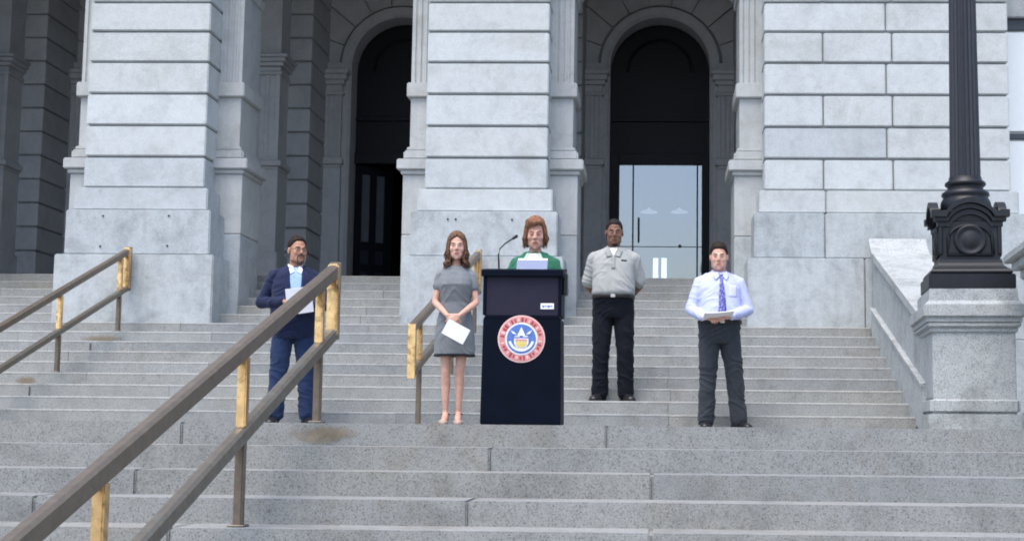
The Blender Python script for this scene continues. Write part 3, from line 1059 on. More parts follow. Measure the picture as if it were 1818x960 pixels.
for s in (-1, 1):
    bxo('panel_edge', s * .275 - .012, s * .275 + .012, -.197, .19, .802, 1.09, M['lect'], L, .003)
bm = bmesh.new()
prism(bm, [(-.225, 1.082), (-.225, 1.125), (-.205, 1.135), (.22, 1.185), (.235, 1.185), (.235, 1.082)], 'X', -.298, .298)
bmesh.ops.bevel(bm, geom=[e for e in bm.edges], offset=.004, segments=2, affect='EDGES')
mk('reading_top', bm, M['lect'], L)
bxo('side_bracket', .292, .322, -.10, .02, .96, 1.12, M['black'], L, .006)
bm = bmesh.new()
box(bm, .135, .232, -.193, -.18, .845, .888, .002)
npl = mk('name_plate', bm, M['white'], L)
for i, (a, b) in enumerate(((.147, .163), (.168, .178), (.184, .205), (.210, .221))):
    bxo('plate_mark', a, b, -.1945, -.19, .858 + .004 * (i % 2), .872, M['sealblue'], npl)
# seal, built as stacked discs
SZ = .627
def disc(bm, r, y0, y1, cx=0, cz=SZ, n=48):
    prism(bm, [(cx + r * cos(2 * pi * i / n), cz + r * sin(2 * pi * i / n)) for i in range(n)], 'Y', y0, y1)
def ydisc(name, r, d, mat, parent):
    bm = bmesh.new()
    disc(bm, r, -.2 - d, -.2 + .004)
    return mk(name, bm, mat, parent)
SE = ydisc('seal', .172, .005, M['sealpink'], L)
ydisc('seal_ring', .162, .008, M['sealred'], SE)
ydisc('seal_band', .118, .011, M['sealwhite'], SE)
ydisc('seal_field', .106, .014, M['sealblue'], SE)
random.seed(3)
for i in range(34):
    a = 2 * pi * i / 34 + .05
    if i in (0, 17):
        continue
    hh, ww = random.uniform(.011, .017), random.uniform(.005, .009)
    bm = bmesh.new()
    prism(bm, [(-ww, -hh), (ww, -hh), (ww * random.uniform(.3, 1), hh), (-ww, hh * random.uniform(.4, 1))], 'Y', -.2105, -.205)
    bmesh.ops.transform(bm, matrix=Matrix.Translation((.140 * cos(a), 0, SZ + .140 * sin(a))) @ Matrix.Rotation(-(a - pi / 2), 4, 'Y'), verts=bm.verts[:])
    mk('seal_letter_mark', bm, M['sealdark'] if i % 3 else M['sealpink'], SE)
bm = bmesh.new()
prism(bm, [(-.030, SZ + .022), (.030, SZ + .022), (0, SZ + .086)], 'Y', -.219, -.21)
mk('seal_triangle', bm, M['sealwhite'], SE)
bm = bmesh.new()
for s in (-1, 1):
    prism(bm, [(s * .034, SZ + .030), (s * .062, SZ + .036), (s * .078, SZ + .062), (s * .052, SZ + .050)], 'Y', -.2185, -.21)
    prism(bm, [(s * .012, SZ + .012), (s * .050, SZ + .014), (s * .046, SZ + .022), (s * .012, SZ + .020)], 'Y', -.2185, -.21)
SR = mk('seal_rays', bm, M['sealwhite'], SE)
SR['kind'] = 'stuff'
bm = bmesh.new()
prism(bm, [(-.052, SZ + .004), (.052, SZ + .004), (.052, SZ - .035), (.035, SZ - .062), (0, SZ - .076), (-.035, SZ - .062), (-.052, SZ - .035)], 'Y', -.217, -.21)
sh = mk('seal_shield', bm, M['sealwhite'], SE)
bm = bmesh.new()
prism(bm, [(-.043, SZ - .018), (.043, SZ - .018), (.041, SZ - .036), (.028, SZ - .056), (0, SZ - .068), (-.028, SZ - .056), (-.041, SZ - .036)], 'Y', -.2195, -.216)
mk('shield_gold', bm, M['sealgold'], sh)
bm = bmesh.new()
prism(bm, [(-.043, SZ - .014), (.043, SZ - .014), (.043, SZ - .002), (-.043, SZ - .002)], 'Y', -.2195, -.216)
mk('shield_chief', bm, M['sealred'], sh)
bm = bmesh.new()
pts = []
for k in range(13):
    a = pi * 1.08 + (pi * .84) * k / 12
    pts.append((.096 * cos(a), SZ + .004 + .096 * sin(a)))
for k in range(12, -1, -1):
    a = pi * 1.08 + (pi * .84) * k / 12
    pts.append((.078 * cos(a), SZ + .004 + .078 * sin(a)))
prism(bm, pts, 'Y', -.218, -.211)
mk('seal_scroll', bm, M['sealwhite'], SE)

x, z = un(886, 470, 10.78)
MC = tag(empty('microphone', (x, 10.78, 1.14)), 'thin black gooseneck microphone standing on the lectern top', 'microphone')
pts = [(886, 470, 10.78), (885, 452, 10.79), (888, 441, 10.80), (896, 433, 10.83), (905, 427, 10.87), (913, 422, 10.91)]
P3 = []
for a, b, y in pts:
    xx, zz = un(a, b, y)
    P3.append(Vector((xx - x, y - 10.78, zz - 1.14)))
P3[0].z = .008
bm = bmesh.new()
tube(bm, P3, .0062, 8)
mk('gooseneck', bm, M['black'], MC, True)
bm = bmesh.new()
d = (P3[-1] - P3[-2]).normalized()
capsule(bm, P3[-1] - d * .012, P3[-1] + d * .028, .011, .013, n=12)
mk('capsule_head', bm, M['black'], MC, True)
bm = bmesh.new()
lathe(bm, [(.03, .0), (.028, .014), (.012, .02)], n=16)
mk('base', bm, M['black'], MC, True)
FO = tag(empty('folder', (-.935, 10.80, 1.165)), 'slate blue folder propped open on the lectern with white pages', 'folder')
FO.rotation_euler = (radians(-38), 0, 0)
bm = bmesh.new()
box(bm, -.115, .115, -.003, .003, -.012, .085, .001)
mk('cover', bm, M['folder'], FO)
bm = bmesh.new()
box(bm, -.108, .112, .0045, .012, -.006, .108, .001)
mk('pages', bm, M['white'], FO)

# ------------------------------------------------------------------ people
def remesh(bm, name, mats, parent, voxel, smooth=4, fold=0.0, fscale=(7, 7, 22), seed=0.0, foldmask=None):
    me = bpy.data.meshes.new(name + '_src')
    bm.to_mesh(me)
    bm.free()
    o = bpy.data.objects.new(name + '_src', me)
    COL.objects.link(o)
    r = o.modifiers.new('r', 'REMESH')
    r.mode = 'VOXEL'
    r.voxel_size = voxel
    s = o.modifiers.new('s', 'SMOOTH')
    s.factor = .5
    s.iterations = smooth
    dg = bpy.context.evaluated_depsgraph_get()
    dg.update()
    m2 = bpy.data.meshes.new_from_object(o.evaluated_get(dg))
    bpy.data.objects.remove(o)
    bpy.data.meshes.remove(me)
    m2.name = name
    if fold:
        nr = [v.normal.copy() for v in m2.vertices]
        for v, n in zip(m2.vertices, nr):
            c = v.co
            q = Vector((c.x * fscale[0] + seed, c.y * fscale[1], c.z * fscale[2] + 3 * c.x))
            g_ = Vector((c.x * 5.0 + 2.2 * c.z + seed * 3, c.y * 5.0, c.z * 9.0 + 5.5 * abs(c.x) + 2.5 * noise.noise(c * 4.0)))
            f = .35 * noise.noise(q) + 1.25 * ((1 - 2.2 * abs(noise.noise(g_))) ** 3 if abs(noise.noise(g_)) < .45 else 0.0) + .35 * noise.noise(q * 2.3)
            k = fold if foldmask is None else fold * foldmask(c)
            v.co = c + n * (k * f)
    m2.materials.clear()
    for m in (mats if isinstance(mats, list) else [mats]):
        m2.materials.append(m)
    for p in m2.polygons:
        p.use_smooth = True
    ob = bpy.data.objects.new(name, m2)
    return link(ob, parent)

def bvh(*obs):
    vs, fs = [], []
    for o in obs:
        k = len(vs)
        vs += [v.co.copy() for v in o.data.vertices]
        fs += [tuple(i + k for i in p.vertices) for p in o.data.polygons]
    return BVHTree.FromPolygons(vs, fs)

def strip(name, Lp, Rp, mat, parent, tree, off=.004, rows=14, cols=5, thick=.004, lift=None):
    """sheet between two (x, z) edges laid on whatever the tree shows from the front (-Y)"""
    def samp(P, t):
        t *= len(P) - 1
        i = min(int(t), len(P) - 2)
        f = t - i
        return (P[i][0] + (P[i + 1][0] - P[i][0]) * f, P[i][1] + (P[i + 1][1] - P[i][1]) * f)
    bm = bmesh.new()
    G = []
    last = -.12
    for r in range(rows + 1):
        a, b = samp(Lp, r / rows), samp(Rp, r / rows)
        row = []
        for c in range(cols + 1):
            t = c / cols
            x, z = a[0] + (b[0] - a[0]) * t, a[1] + (b[1] - a[1]) * t
            h = tree.ray_cast(Vector((x, -1.5, z)), Vector((0, 1, 0)))
            y = h[0].y if h[0] is not None else last
            last = y
            row.append(bm.verts.new((x, y - off - (lift(t, r / rows) if lift else 0), z)))
        G.append(row)
    for r in range(rows):
        for c in range(cols):
            bm.faces.new((G[r][c], G[r][c + 1], G[r + 1][c + 1], G[r + 1][c]))
    o = mk(name, bm, mat, parent, True)
    so = o.modifiers.new('thick', 'SOLIDIFY')
    so.thickness = thick
    so.offset = 0
    return o

MALE = [(.80, .150, .105, .01), (.88, .172, .120, .01), (.96, .170, .122, .0), (1.05, .163, .120, -.008), (1.15, .165, .122, -.01), (1.25, .176, .122, -.006), (1.32, .182, .118, .0),
        (1.37, .172, .108, .008), (1.41, .146, .094, .014), (1.45, .104, .078, .02), (1.485, .070, .066, .02), (1.53, .06, .06, .02)]
FEM = [(.80, .155, .112, .01), (.88, .180, .122, .01), (.96, .172, .115, .005), (1.05, .142, .102, .0), (1.12, .133, .097, .0), (1.20, .143, .107, -.008), (1.28, .153, .120, -.018),
       (1.33, .150, .108, -.008), (1.38, .138, .090, .006), (1.42, .108, .074, .014), (1.455, .068, .060, .02), (1.53, .05, .052, .02)]
def tors(rows, z0, z1, off, bl=0.0, wide=1.0):
    """slice of torso rows between z0 and z1 grown by off; bl pushes a belly forward"""
    def val(z):
        for a, b in zip(rows, rows[1:]):
            if a[0] <= z <= b[0]:
                t = (z - a[0]) / (b[0] - a[0])
                return tuple(a[i] + (b[i] - a[i]) * t for i in range(4))
        return rows[0] if z < rows[0][0] else rows[-1]
    zs = [z0] + [r[0] for r in rows if z0 + .01 < r[0] < z1 - .01] + [z1]
    out = []
    for z in zs:
        r = val(z)
        k = bl * math.exp(-((z - 1.05) / .16) ** 2)
        out.append((z, r[1] * wide + off + k * .5, r[2] + off + k * .5, r[3] - k * .5))
    return out

def headM(z=1.655, yaw=0, pitch=0, roll=0, s=1.0, x=0, y=.0):
    piv = Vector((x, y + .03, z - .13))
    R = Matrix.Rotation(radians(yaw), 4, 'Z') @ Matrix.Rotation(radians(pitch), 4, 'X') @ Matrix.Rotation(radians(roll), 4, 'Y')
    return Matrix.Translation(piv) @ R @ Matrix.Translation(Vector((x, y, z)) - piv - Vector((x, y, 0)) + Vector((x, y, 0))) @ Matrix.Scale(s, 4)

def tx(bm, start, mat):
    vs = bm.verts[:][start:]
    bmesh.ops.transform(bm, matrix=mat, verts=vs)

def head_shape(bm, Hm, jaw=1.0, fem=False):
    k = len(bm.verts)
    ellip(bm, (0, .018, .036), (.074, .094, .087))
    ellip(bm, (0, -.026, -.028), (.063 * jaw, .062, .088))
    ellip(bm, (0, -.022, .004), (.069, .064, .062))
    ellip(bm, (0, -.050, -.085), (.040 * jaw, .038, .032))
    ellip(bm, (0, -.070, -.103), (.020, .018, .016), n=12)
    for s in (-1, 1):
        ellip(bm, (s * .036, -.058, -.022), (.028, .026, .032), n=12)
        ellip(bm, (s * .040 * jaw, -.026, -.048), (.025, .046, .052), n=14)
        ellip(bm, (s * .024 * jaw, -.055, -.075), (.024, .030, .034), n=12)
        ellip(bm, (s * .040 * jaw, -.02, -.075), (.025, .045, .028), n=12)
        ellip(bm, (s * .078, .012, -.004), (.010, .021, .033), n=12)
        ellip(bm, (s * .0315, -.056, .006), (.020, .0225, .018), n=12)
        capsule(bm, (s * .014, -.082, .027), (s * .042, -.068, .029), .0105, n=8)
        ellip(bm, (s * .010, -.094, -.026), (.009, .010, .008), n=10)
    capsule(bm, (0, -.082, .022), (0, -.102, -.020), .0085, .0120, n=10)
    capsule(bm, (-.018, -.082, -.056), (.018, -.082, -.056), .0095, n=8)
    capsule(bm, (-.014, -.080, -.067), (.014, -.080, -.067), .010, n=8)
    tx(bm, k, Hm)

def face_parts(root, Hm, lipcol, browcol, lids_down=False, iris=(.03, .018, .012), brow=.0029):
    for s in (-1, 1):
        bm = bmesh.new()
        ellip(bm, (s * .0315, -.0795, .008), (.0125, .0065, .0042 if lids_down else .0036), n=12)
        bmesh.ops.transform(bm, matrix=Hm, verts=bm.verts[:])
        e = mk('eye', bm, M['eyelid'] if lids_down else M['eyewhite'], root, True)
        bm = bmesh.new()
        if lids_down:
            capsule(bm, (s * .021, -.0865, .004), (s * .042, -.0835, .004), .0022, n=6)
        else:
            ellip(bm, (s * .0315, -.0842, .008), (.0052, .0030, .0038), n=10)
        bmesh.ops.transform(bm, matrix=Hm, verts=bm.verts[:])
        mk('iris', bm, M['iris'], e, True)
        bm = bmesh.new()
        chain(bm, [(s * .016, -.0925, .029), (s * .032, -.0875, .034), (s * .048, -.076, .030)], [brow, brow * 1.15, brow * .6], n=8)
        bmesh.ops.transform(bm, matrix=Hm, verts=bm.verts[:])
        mk('eyebrow', bm, browcol, root, True)
    bm = bmesh.new()
    ellip(bm, (0, -.0885, -.0565), (.0225, .0055, .0042), n=12)
    ellip(bm, (0, -.0870, -.0660), (.0190, .0060, .0050), n=12)
    bmesh.ops.transform(bm, matrix=Hm, verts=bm.verts[:])
    mk('lips', bm, lipcol, root, True)

def hair_cap(bm, Hm, line, thick, amp=.004, nA=48, nE=16, c=(0, .018, .036), r=(.074, .094, .087)):
    """shell over the skull above an azimuth-dependent hairline; line(az) in degrees of elevation, az 0 = forehead"""
    k = len(bm.verts)
    outer, inner = [], []
    for i in range(nA):
        az = 2 * pi * i / nA
        azd = abs(math.degrees(az if az <= pi else az - 2 * pi))
        e0 = line(azd)
        ro, ri = [], []
        for j in range(nE + 1):
            el = radians(e0 + (89.0 - e0) * j / nE)
            d = Vector((sin(az) * cos(el), -cos(az) * cos(el), sin(el)))
            t = thick(azd, math.degrees(el)) * (min(1, .35 + j / 3))
            t += amp * noise.noise(d * 14 + Vector((3, 1, 7))) + amp * .6 * noise.noise(Vector((az * 18, el * 4, 2)))
            ro.append(Vector((c[0] + d.x * (r[0] + t), c[1] + d.y * (r[1] + t), c[2] + d.z * (r[2] + t))))
            ri.append(Vector((c[0] + d.x * (r[0] - .012), c[1] + d.y * (r[1] - .012), c[2] + d.z * (r[2] - .012))))
        outer.append([bm.verts.new(p) for p in ro])
        inner.append([bm.verts.new(p) for p in ri])
    for i in range(nA):
        j = (i + 1) % nA
        for q in range(nE):
            bm.faces.new((outer[i][q], outer[j][q], outer[j][q + 1], outer[i][q + 1]))
            bm.faces.new((inner[i][q], inner[i][q + 1], inner[j][q + 1], inner[j][q]))
        bm.faces.new((outer[i][0], inner[i][0], inner[j][0], outer[j][0]))
    bm.faces.new([outer[i][nE] for i in range(nA)])
    bm.faces.new([inner[i][nE] for i in range(nA)][::-1])
    tx(bm, k, Hm)

def short_line(az):
    if az < 35:
        return 33 - az * .05
    if az < 62:
        return 31 - (az - 35) * 1.0
    if az < 82:
        return 4 - (az - 62) * .9
    if az < 105:
        return -14 + (az - 82) * .55
    return -8 - (az - 105) * .45

def hand(bm, wrist, fwd, back, thumb, curl=20, s=1.0, spread=6, thumbcurl=0.0):
    f, b = Vector(fwd).normalized(), Vector(back).normalized()
    b = (b - f * b.dot(f)).normalized()
    t = f.cross(b)
    if t.dot(Vector(thumb)) < 0:
        t = -t
    w_ = Vector(wrist)
    for o in (-.024, 0, .024):
        capsule(bm, w_ + f * .012 * s + t * o * .7 * s, w_ + f * .078 * s + t * o * s, .017 * s, .0155 * s, n=10, flat=.8, flatdir=b)
    for i, (o, ln_) in enumerate(((.031, .068), (.0105, .076), (-.0105, .071), (-.030, .055))):
        p = w_ + f * .084 * s + t * o * s
        ang = 0
        sp = radians((1.5 - i) * spread * .5)
        d0 = (f * cos(sp) + t * sin(sp)).normalized()
        rr = [.0092, .0088, .0082, .0072]
        for q, frac in enumerate((.42, .33, .25)):
            ang += radians(curl * (.8 if q == 0 else 1.1))
            d = d0 * cos(ang) - b * sin(ang)
            e = p + d * ln_ * frac * s
            capsule(bm, p, e, rr[q] * s, rr[q + 1] * s, n=8)
            p = e
    p = w_ + f * .022 * s + t * .028 * s
    d = (f * .75 + t * .62 - b * .25).normalized()
    for q, (ll, ra, rb) in enumerate(((.042, .0125, .0105), (.032, .0100, .0088), (.024, .0088, .0075))):
        if q:
            d = (d + f * .35 - t * .20 - b * (.12 + thumbcurl)).normalized()
        e = p + d * ll * s
        capsule(bm, p, e, ra * s, rb * s, n=8)
        p = e

def shoulder(bm, sh, k=1.0, fem=False):
    s = 1 if sh.x > 0 else -1
    capsule(bm, (s * .045, .02, (1.44 if fem else 1.462)), (sh.x, sh.y + .004, sh.z + .004), .034 * k, .054 * k, n=16)

def arm_skin(bm, sh, el, wr, k=1.0):
    chain(bm, [sh, el], [.046 * k, .036 * k])
    chain(bm, [el, Vector(el).lerp(Vector(wr), .3), wr], [.036 * k, .037 * k, .024 * k])

def leg_skin(bm, hip, kn, an, k=1.0):
    hip, kn, an = Vector(hip), Vector(kn), Vector(an)
    chain(bm, [hip, hip.lerp(kn, .5), kn], [.080 * k, .068 * k, .048 * k])
    cal = kn.lerp(an, .32) + Vector((0, .018, 0))
    chain(bm, [kn, cal, kn.lerp(an, .65), an], [.047 * k, .052 * k, .038 * k, .030 * k])

def trouser_leg(bm, hip, kn, an, r=(.098, .088, .074, .072, .076)):
    hip, kn, an = Vector(hip), Vector(kn), Vector(an)
    pts = [hip, hip.lerp(kn, .55), kn, kn.lerp(an, .5), an]
    chain(bm, pts, r, n=18)

def shoe(name, an, yaw, mat, root, s=1.0, heel=0.0):
    """leather shoe pointing to -Y, turned by yaw; sole on z = 0 of the person's space"""
    bm = bmesh.new()
    rows = []
    for y, hw, h in ((.085, .026, .060), (.07, .036, .078), (.03, .038, .088), (-.02, .038, .080), (-.07, .044, .074), (-.12, .048, .062), (-.165, .044, .052), (-.192, .032, .040), (-.204, .016, .026)):
        ring = []
        for i in range(12):
            a = 2 * pi * i / 12
            z = h / 2 + h / 2 * sin(a)
            ring.append(Vector((hw * cos(a) * (1.0 if sin(a) < .2 else .92), y, max(0.0, z))))
        rows.append(ring)
    ringloft(bm, rows)
    bmesh.ops.transform(bm, matrix=Matrix.Translation((an[0], an[1] + .01, 0)) @ Matrix.Rotation(radians(yaw), 4, 'Z') @ Matrix.Scale(s, 4), verts=bm.verts[:])
    o = mk(name, bm, mat, root, True)
    bm = bmesh.new()
    pts = []
    for (x, y) in ((.028, .085), (.040, .05), (.040, -.02), (.049, -.11), (.046, -.165), (.030, -.198), (0, -.208), (-.030, -.198), (-.046, -.165), (-.049, -.11), (-.040, -.02), (-.040, .05), (-.028, .085)):
        pts.append((x, y))
    prism(bm, pts, 'Z', 0, .018)
    bmesh.ops.transform(bm, matrix=Matrix.Translation((an[0], an[1] + .01, 0)) @ Matrix.Rotation(radians(yaw), 4, 'Z') @ Matrix.Scale(s, 4), verts=bm.verts[:])
    mk('sole', bm, M['sole'], o)
    return o

M['eyewhite'] = plain('eye_white', (.50, .44, .41), .5, var=.02, spec=.1)
M['iris'] = plain('dark_iris', (.03, .02, .015), .5, var=.02, spec=.1)
M['sole'] = plain('black_rubber_sole', (.012, .012, .012), .7)
M['leather'] = plain('black_shoe_leather', (.014, .014, .017), .35, bump=.1)
M['belt'] = plain('black_belt_leather', (.012, .011, .012), .4)
M['buckle'] = plain('steel_buckle', (.5, .5, .5), .3, .9)
SK = {'fair': skin('fair_skin', (.56, .345, .27)), 'pink': skin('pinkish_skin', (.60, .36, .285)), 'olive': skin('olive_skin', (.40, .225, .155)), 'brown': skin('brown_skin', (.185, .098, .066))}
BR = {'fair': plain('soft_brown_brow', (.26, .15, .11), .8), 'dark': plain('dark_brow', (.10, .065, .05), .8), 'black': plain('black_brow', (.05, .030, .022), .8)}
LIP = {'fair': skin('rose_lips', (.42, .16, .14)), 'pink': skin('pale_lips', (.42, .19, .16)), 'olive': skin('olive_lips', (.27, .12, .095)), 'brown': skin('brown_lips', (.13, .06, .05))}
M['eyelid'] = SK['pink']
HA = {'darkbrown': hairmat('dark_brown_hair', (.010, .007, .006), (.035, .022, .016)), 'black': hairmat('black_cropped_hair', (.008, .007, .007), (.022, .018, .016)),
      'brown': hairmat('wavy_brown_hair', (.060, .032, .022), (.20, .115, .075)), 'auburn': hairmat('auburn_hair', (.085, .036, .021), (.31, .155, .09)), 'greybrown': hairmat('brown_grey_stubble', (.05, .04, .035), (.12, .09, .075))}

def locks(bm, Hm, specs, seed=1, n=6):
    """specs: (azimuth deg, start elevation deg, list of (radial, z) points, radius). tapered strands that hang from the scalp"""
    rnd = random.Random(seed)
    k = len(bm.verts)
    for az, pts, rad, wav in specs:
        a = radians(az)
        P = []
        ph = rnd.uniform(0, 6.28)
        for i, (rr, z) in enumerate(pts):
            w2 = wav * sin(ph + i * 1.7) * (i / len(pts))
            aa = a + w2
            P.append(Vector((sin(aa) * rr * .84, .016 - cos(aa) * rr, z)))
        # subdivide by catmull-rom
        Q = []
        for i in range(len(P) - 1):
            p0, p1, p2, p3 = P[max(i - 1, 0)], P[i], P[i + 1], P[min(i + 2, len(P) - 1)]
            for t in (0, .33, .67):
                Q.append(.5 * ((2 * p1) + (p2 - p0) * t + (2 * p0 - 5 * p1 + 4 * p2 - p3) * t * t + (3 * p1 - p0 - 3 * p2 + p3) * t ** 3))
        Q.append(P[-1])
        m = len(Q)
        tube(bm, Q, [rad * (.55 + .45 * sin(pi * min(1, (i + .3) / m * 1.1))) * (1 if i < m - 2 else .5) for i in range(m)], n)
    tx(bm, k, Hm)

def neckband(p, mat, z=1.462, r0=.078, r1=.070, hgt=.045, cy=.018, gap=24):
    bm = bmesh.new()
    n = 30
    rows = []
    for i in range(n + 1):
        a = radians(-90 + gap + (360 - 2 * gap) * i / n)
        fr = max(0, -sin(a))
        z0 = z - .030 * fr
        o0 = V((r0 * cos(a), cy + r0 * sin(a), z0 - .012))
        o1 = V((r1 * cos(a), cy + r1 * sin(a), z0 + hgt))
        i1 = V(((r1 - .006) * cos(a), cy + (r1 - .006) * sin(a), z0 + hgt - .002))
        i0 = V(((r0 - .012) * cos(a), cy + (r0 - .012) * sin(a), z0 - .012))
        rows.append([o0, o1, i1, i0])
    ringloft(bm, rows)
    return mk('collar_band', bm, mat, p, True)

def person(label, loc, rotz, h, group=None):
    r = empty('person', loc, radians(rotz), h / 1.78)
    return tag(r, label, 'person')

def sheet(name, label, loc, rot, w_, h_, mat, cat='paper', bend=.012, layers=1):
    bm = bmesh.new()
    n = 8
    t = .0012 * layers
    top, bot = [], []
    for i in range(n + 1):
        x = -w_ / 2 + w_ * i / n
        y = bend * (2 * i / n - 1) ** 2
        top.append([bm.verts.new((x, y - t, -h_ / 2)), bm.verts.new((x, y - t + .006, h_ / 2))])
        bot.append([bm.verts.new((x, y + t, -h_ / 2)), bm.verts.new((x, y + t + .006, h_ / 2))])
    for i in range(n):
        bm.faces.new((top[i][0], top[i + 1][0], top[i + 1][1], top[i][1]))
        bm.faces.new((bot[i][0], bot[i][1], bot[i + 1][1], bot[i + 1][0]))
        bm.faces.new((top[i][0], bot[i][0], bot[i + 1][0], top[i + 1][0]))
        bm.faces.new((top[i][1], top[i + 1][1], bot[i + 1][1], bot[i][1]))
    for i in (0, n):
        bm.faces.new((top[i][0], top[i][1], bot[i][1], bot[i][0]))
    o = mk(name, bm, mat, None, False)
    o.location = loc
    o.rotation_euler = tuple(radians(a) for a in rot)
    return tag(o, label, cat)

def to_world(root, p):
    s = root.scale[0]
    a = root.rotation_euler[2]
    x, y, z = p[0] * s, p[1] * s, p[2] * s
    return (root.location.x + x * cos(a) - y * sin(a), root.location.y + x * sin(a) + y * cos(a), root.location.z + z)

# ---- 1. man in navy jacket, turned to his left
p = person('man in navy blazer, light blue shirt and jeans holding white papers', (-3.36, 13.42, 0), 16, 1.755)
Hm = headM(1.628, yaw=20, pitch=2, s=1.06)
shL, elL, wrL = V((-.188, .01, 1.375)), V((-.30, .03, 1.13)), V((-.10, -.235, 1.125))
shR, elR, wrR = V((.188, .01, 1.375)), V((.275, -.02, 1.12)), V((.13, -.27, 1.09))
kL, aL, kR, aR = V((-.125, -.01, .49)), V((-.15, .02, .085)), V((.13, -.015, .49)), V((.15, .0, .085))
bm = bmesh.new()
head_shape(bm, Hm, 1.12)
capsule(bm, (0, .022, 1.46), (0, .01, 1.585), .060, .056)
sloft(bm, tors(MALE, .82, 1.50, -.012, .05))
for a in ((shL, elL, wrL), (shR, elR, wrR)):
    arm_skin(bm, *a)
hand(bm, wrL, (.92, -.30, .06), (-.15, -.55, .75), (0, 0, 1), 26)
hand(bm, wrR, (-.80, -.42, .10), (.25, -.60, .7), (0, 0, 1), 26)
for s, kk, aa in ((-1, kL, aL), (1, kR, aR)):
    leg_skin(bm, (s * .095, 0, .90), kk, aa)
    capsule(bm, aa, (aa.x, aa.y - .06, .045), .024, .018)
remesh(bm, 'body', SK['olive'], p, .0055, 7)
face_parts(p, Hm, LIP['olive'], BR['dark'])
bm = bmesh.new()
hair_cap(bm, Hm, lambda a: short_line(a) + 4, lambda a, e: .008 + .010 * max(0, min(1, (e - 10) / 50)), .004)
mk('hair', bm, HA['darkbrown'], p, True)
bm = bmesh.new()
k = len(bm.verts)
ellip(bm, (0, -.071, -.104), (.026, .021, .020), n=14)
chain(bm, [(-.030, -.078, -.068), (-.026, -.086, -.047), (0, -.094, -.043), (.026, -.086, -.047), (.030, -.078, -.068)], [.006, .006, .005, .006, .006], n=8)
for s in (-1, 1):
    capsule(bm, (s * .030, -.075, -.07), (s * .020, -.072, -.10), .010, n=8)
tx(bm, k, Hm)
mk('goatee', bm, HA['greybrown'], p, True)
bm = bmesh.new()
for s in (-1, 1):
    pts = [V((s * .034 + .022 * cos(2 * pi * i / 18), -.098 + .006 * abs(cos(2 * pi * i / 18)), .006 + .016 * sin(2 * pi * i / 18))) for i in range(19)]
    tube(bm, pts, .0014, 6)
    tube(bm, [(s * .056, -.094, .012), (s * .075, -.05, .012), (s * .082, .015, .008)], .002, 6)
tube(bm, [(-.012, -.100, .01), (0, -.104, .013), (.012, -.100, .01)], .0018, 6)
bmesh.ops.transform(bm, matrix=Hm, verts=bm.verts[:])
gl = mk('glasses', bm, M['black'], p, True)
gl['kind'] = 'stuff'
M['navy'] = cloth('navy_wool', (.010, .016, .050))
M['navyd'] = cloth('navy_lapel', (.010, .016, .055))
M['blueshirt'] = cloth('light_blue_shirt', (.30, .44, .72), .8, .06)
M['jeans'] = cloth('blue_denim', (.016, .032, .085), .9, .25)
bm = bmesh.new()
sloft(bm, tors(MALE, .80, 1.02, .014, .05))
for s, kk, aa in ((-1, kL, aL), (1, kR, aR)):
    trouser_leg(bm, (s * .092, 0, .88), kk, V((aa.x, aa.y, .10)), (.102, .095, .080, .078, .082))
tr = remesh(bm, 'jeans', M['jeans'], p, .0075, 3, .0075, (6, 6, 20), 2.0, lambda c: 1.0 if c.z < .7 else .5)
bm = bmesh.new()
sloft(bm, tors(MALE, .80, 1.465, .026, .065, 1.0))
for a in ((shL, elL, wrL), (shR, elR, wrR)):
    shoulder(bm, a[0], 1.12)
    chain(bm, [a[0], a[1]], [.062, .055], n=18)
    e = a[1].lerp(a[2], .90)
    chain(bm, [a[1], a[1].lerp(e, .5), e], [.055, .050, .044], n=18)
jk = remesh(bm, 'jacket', M['navy'], p, .0075, 3, .0075, (6, 6, 14), 5.0)
T = bvh(jk)
strip('shirt_front', [(-.040, 1.462), (-.062, 1.42), (-.055, 1.30), (-.030, 1.15), (-.010, 1.02)], [(.040, 1.462), (.062, 1.42), (.060, 1.30), (.045, 1.15), (.040, 1.02)], M['blueshirt'], p, T, .004, 18, 6)
for s in (-1, 1):
    strip('lapel', [(s * .062, 1.458), (s * .100, 1.42), (s * .118, 1.33), (s * .085, 1.20), (s * .035, 1.08)], [(s * .045, 1.462), (s * .058, 1.42), (s * .052, 1.32), (s * .040, 1.18), (s * .018, 1.06)], M['navyd'], p, T, .009, 16, 4, .006)
    strip('collar_point', [(s * .052, 1.462), (s * .062, 1.44), (s * .050, 1.395)], [(s * .024, 1.466), (s * .022, 1.44), (s * .016, 1.42)], M['white'], p, T, .011, 10, 4, .007)
neckband(p, M['white'])
for aa, yw in ((aL, -14), (aR, 16)):
    shoe('shoe', aa, yw, M['leather'], p, 1.05)
sheet('paper', 'white papers held by the man in the navy blazer', to_world(p, (.035, -.345, 1.13)), (12, -10, 24), .235, .235, M['white'], bend=.01, layers=3)

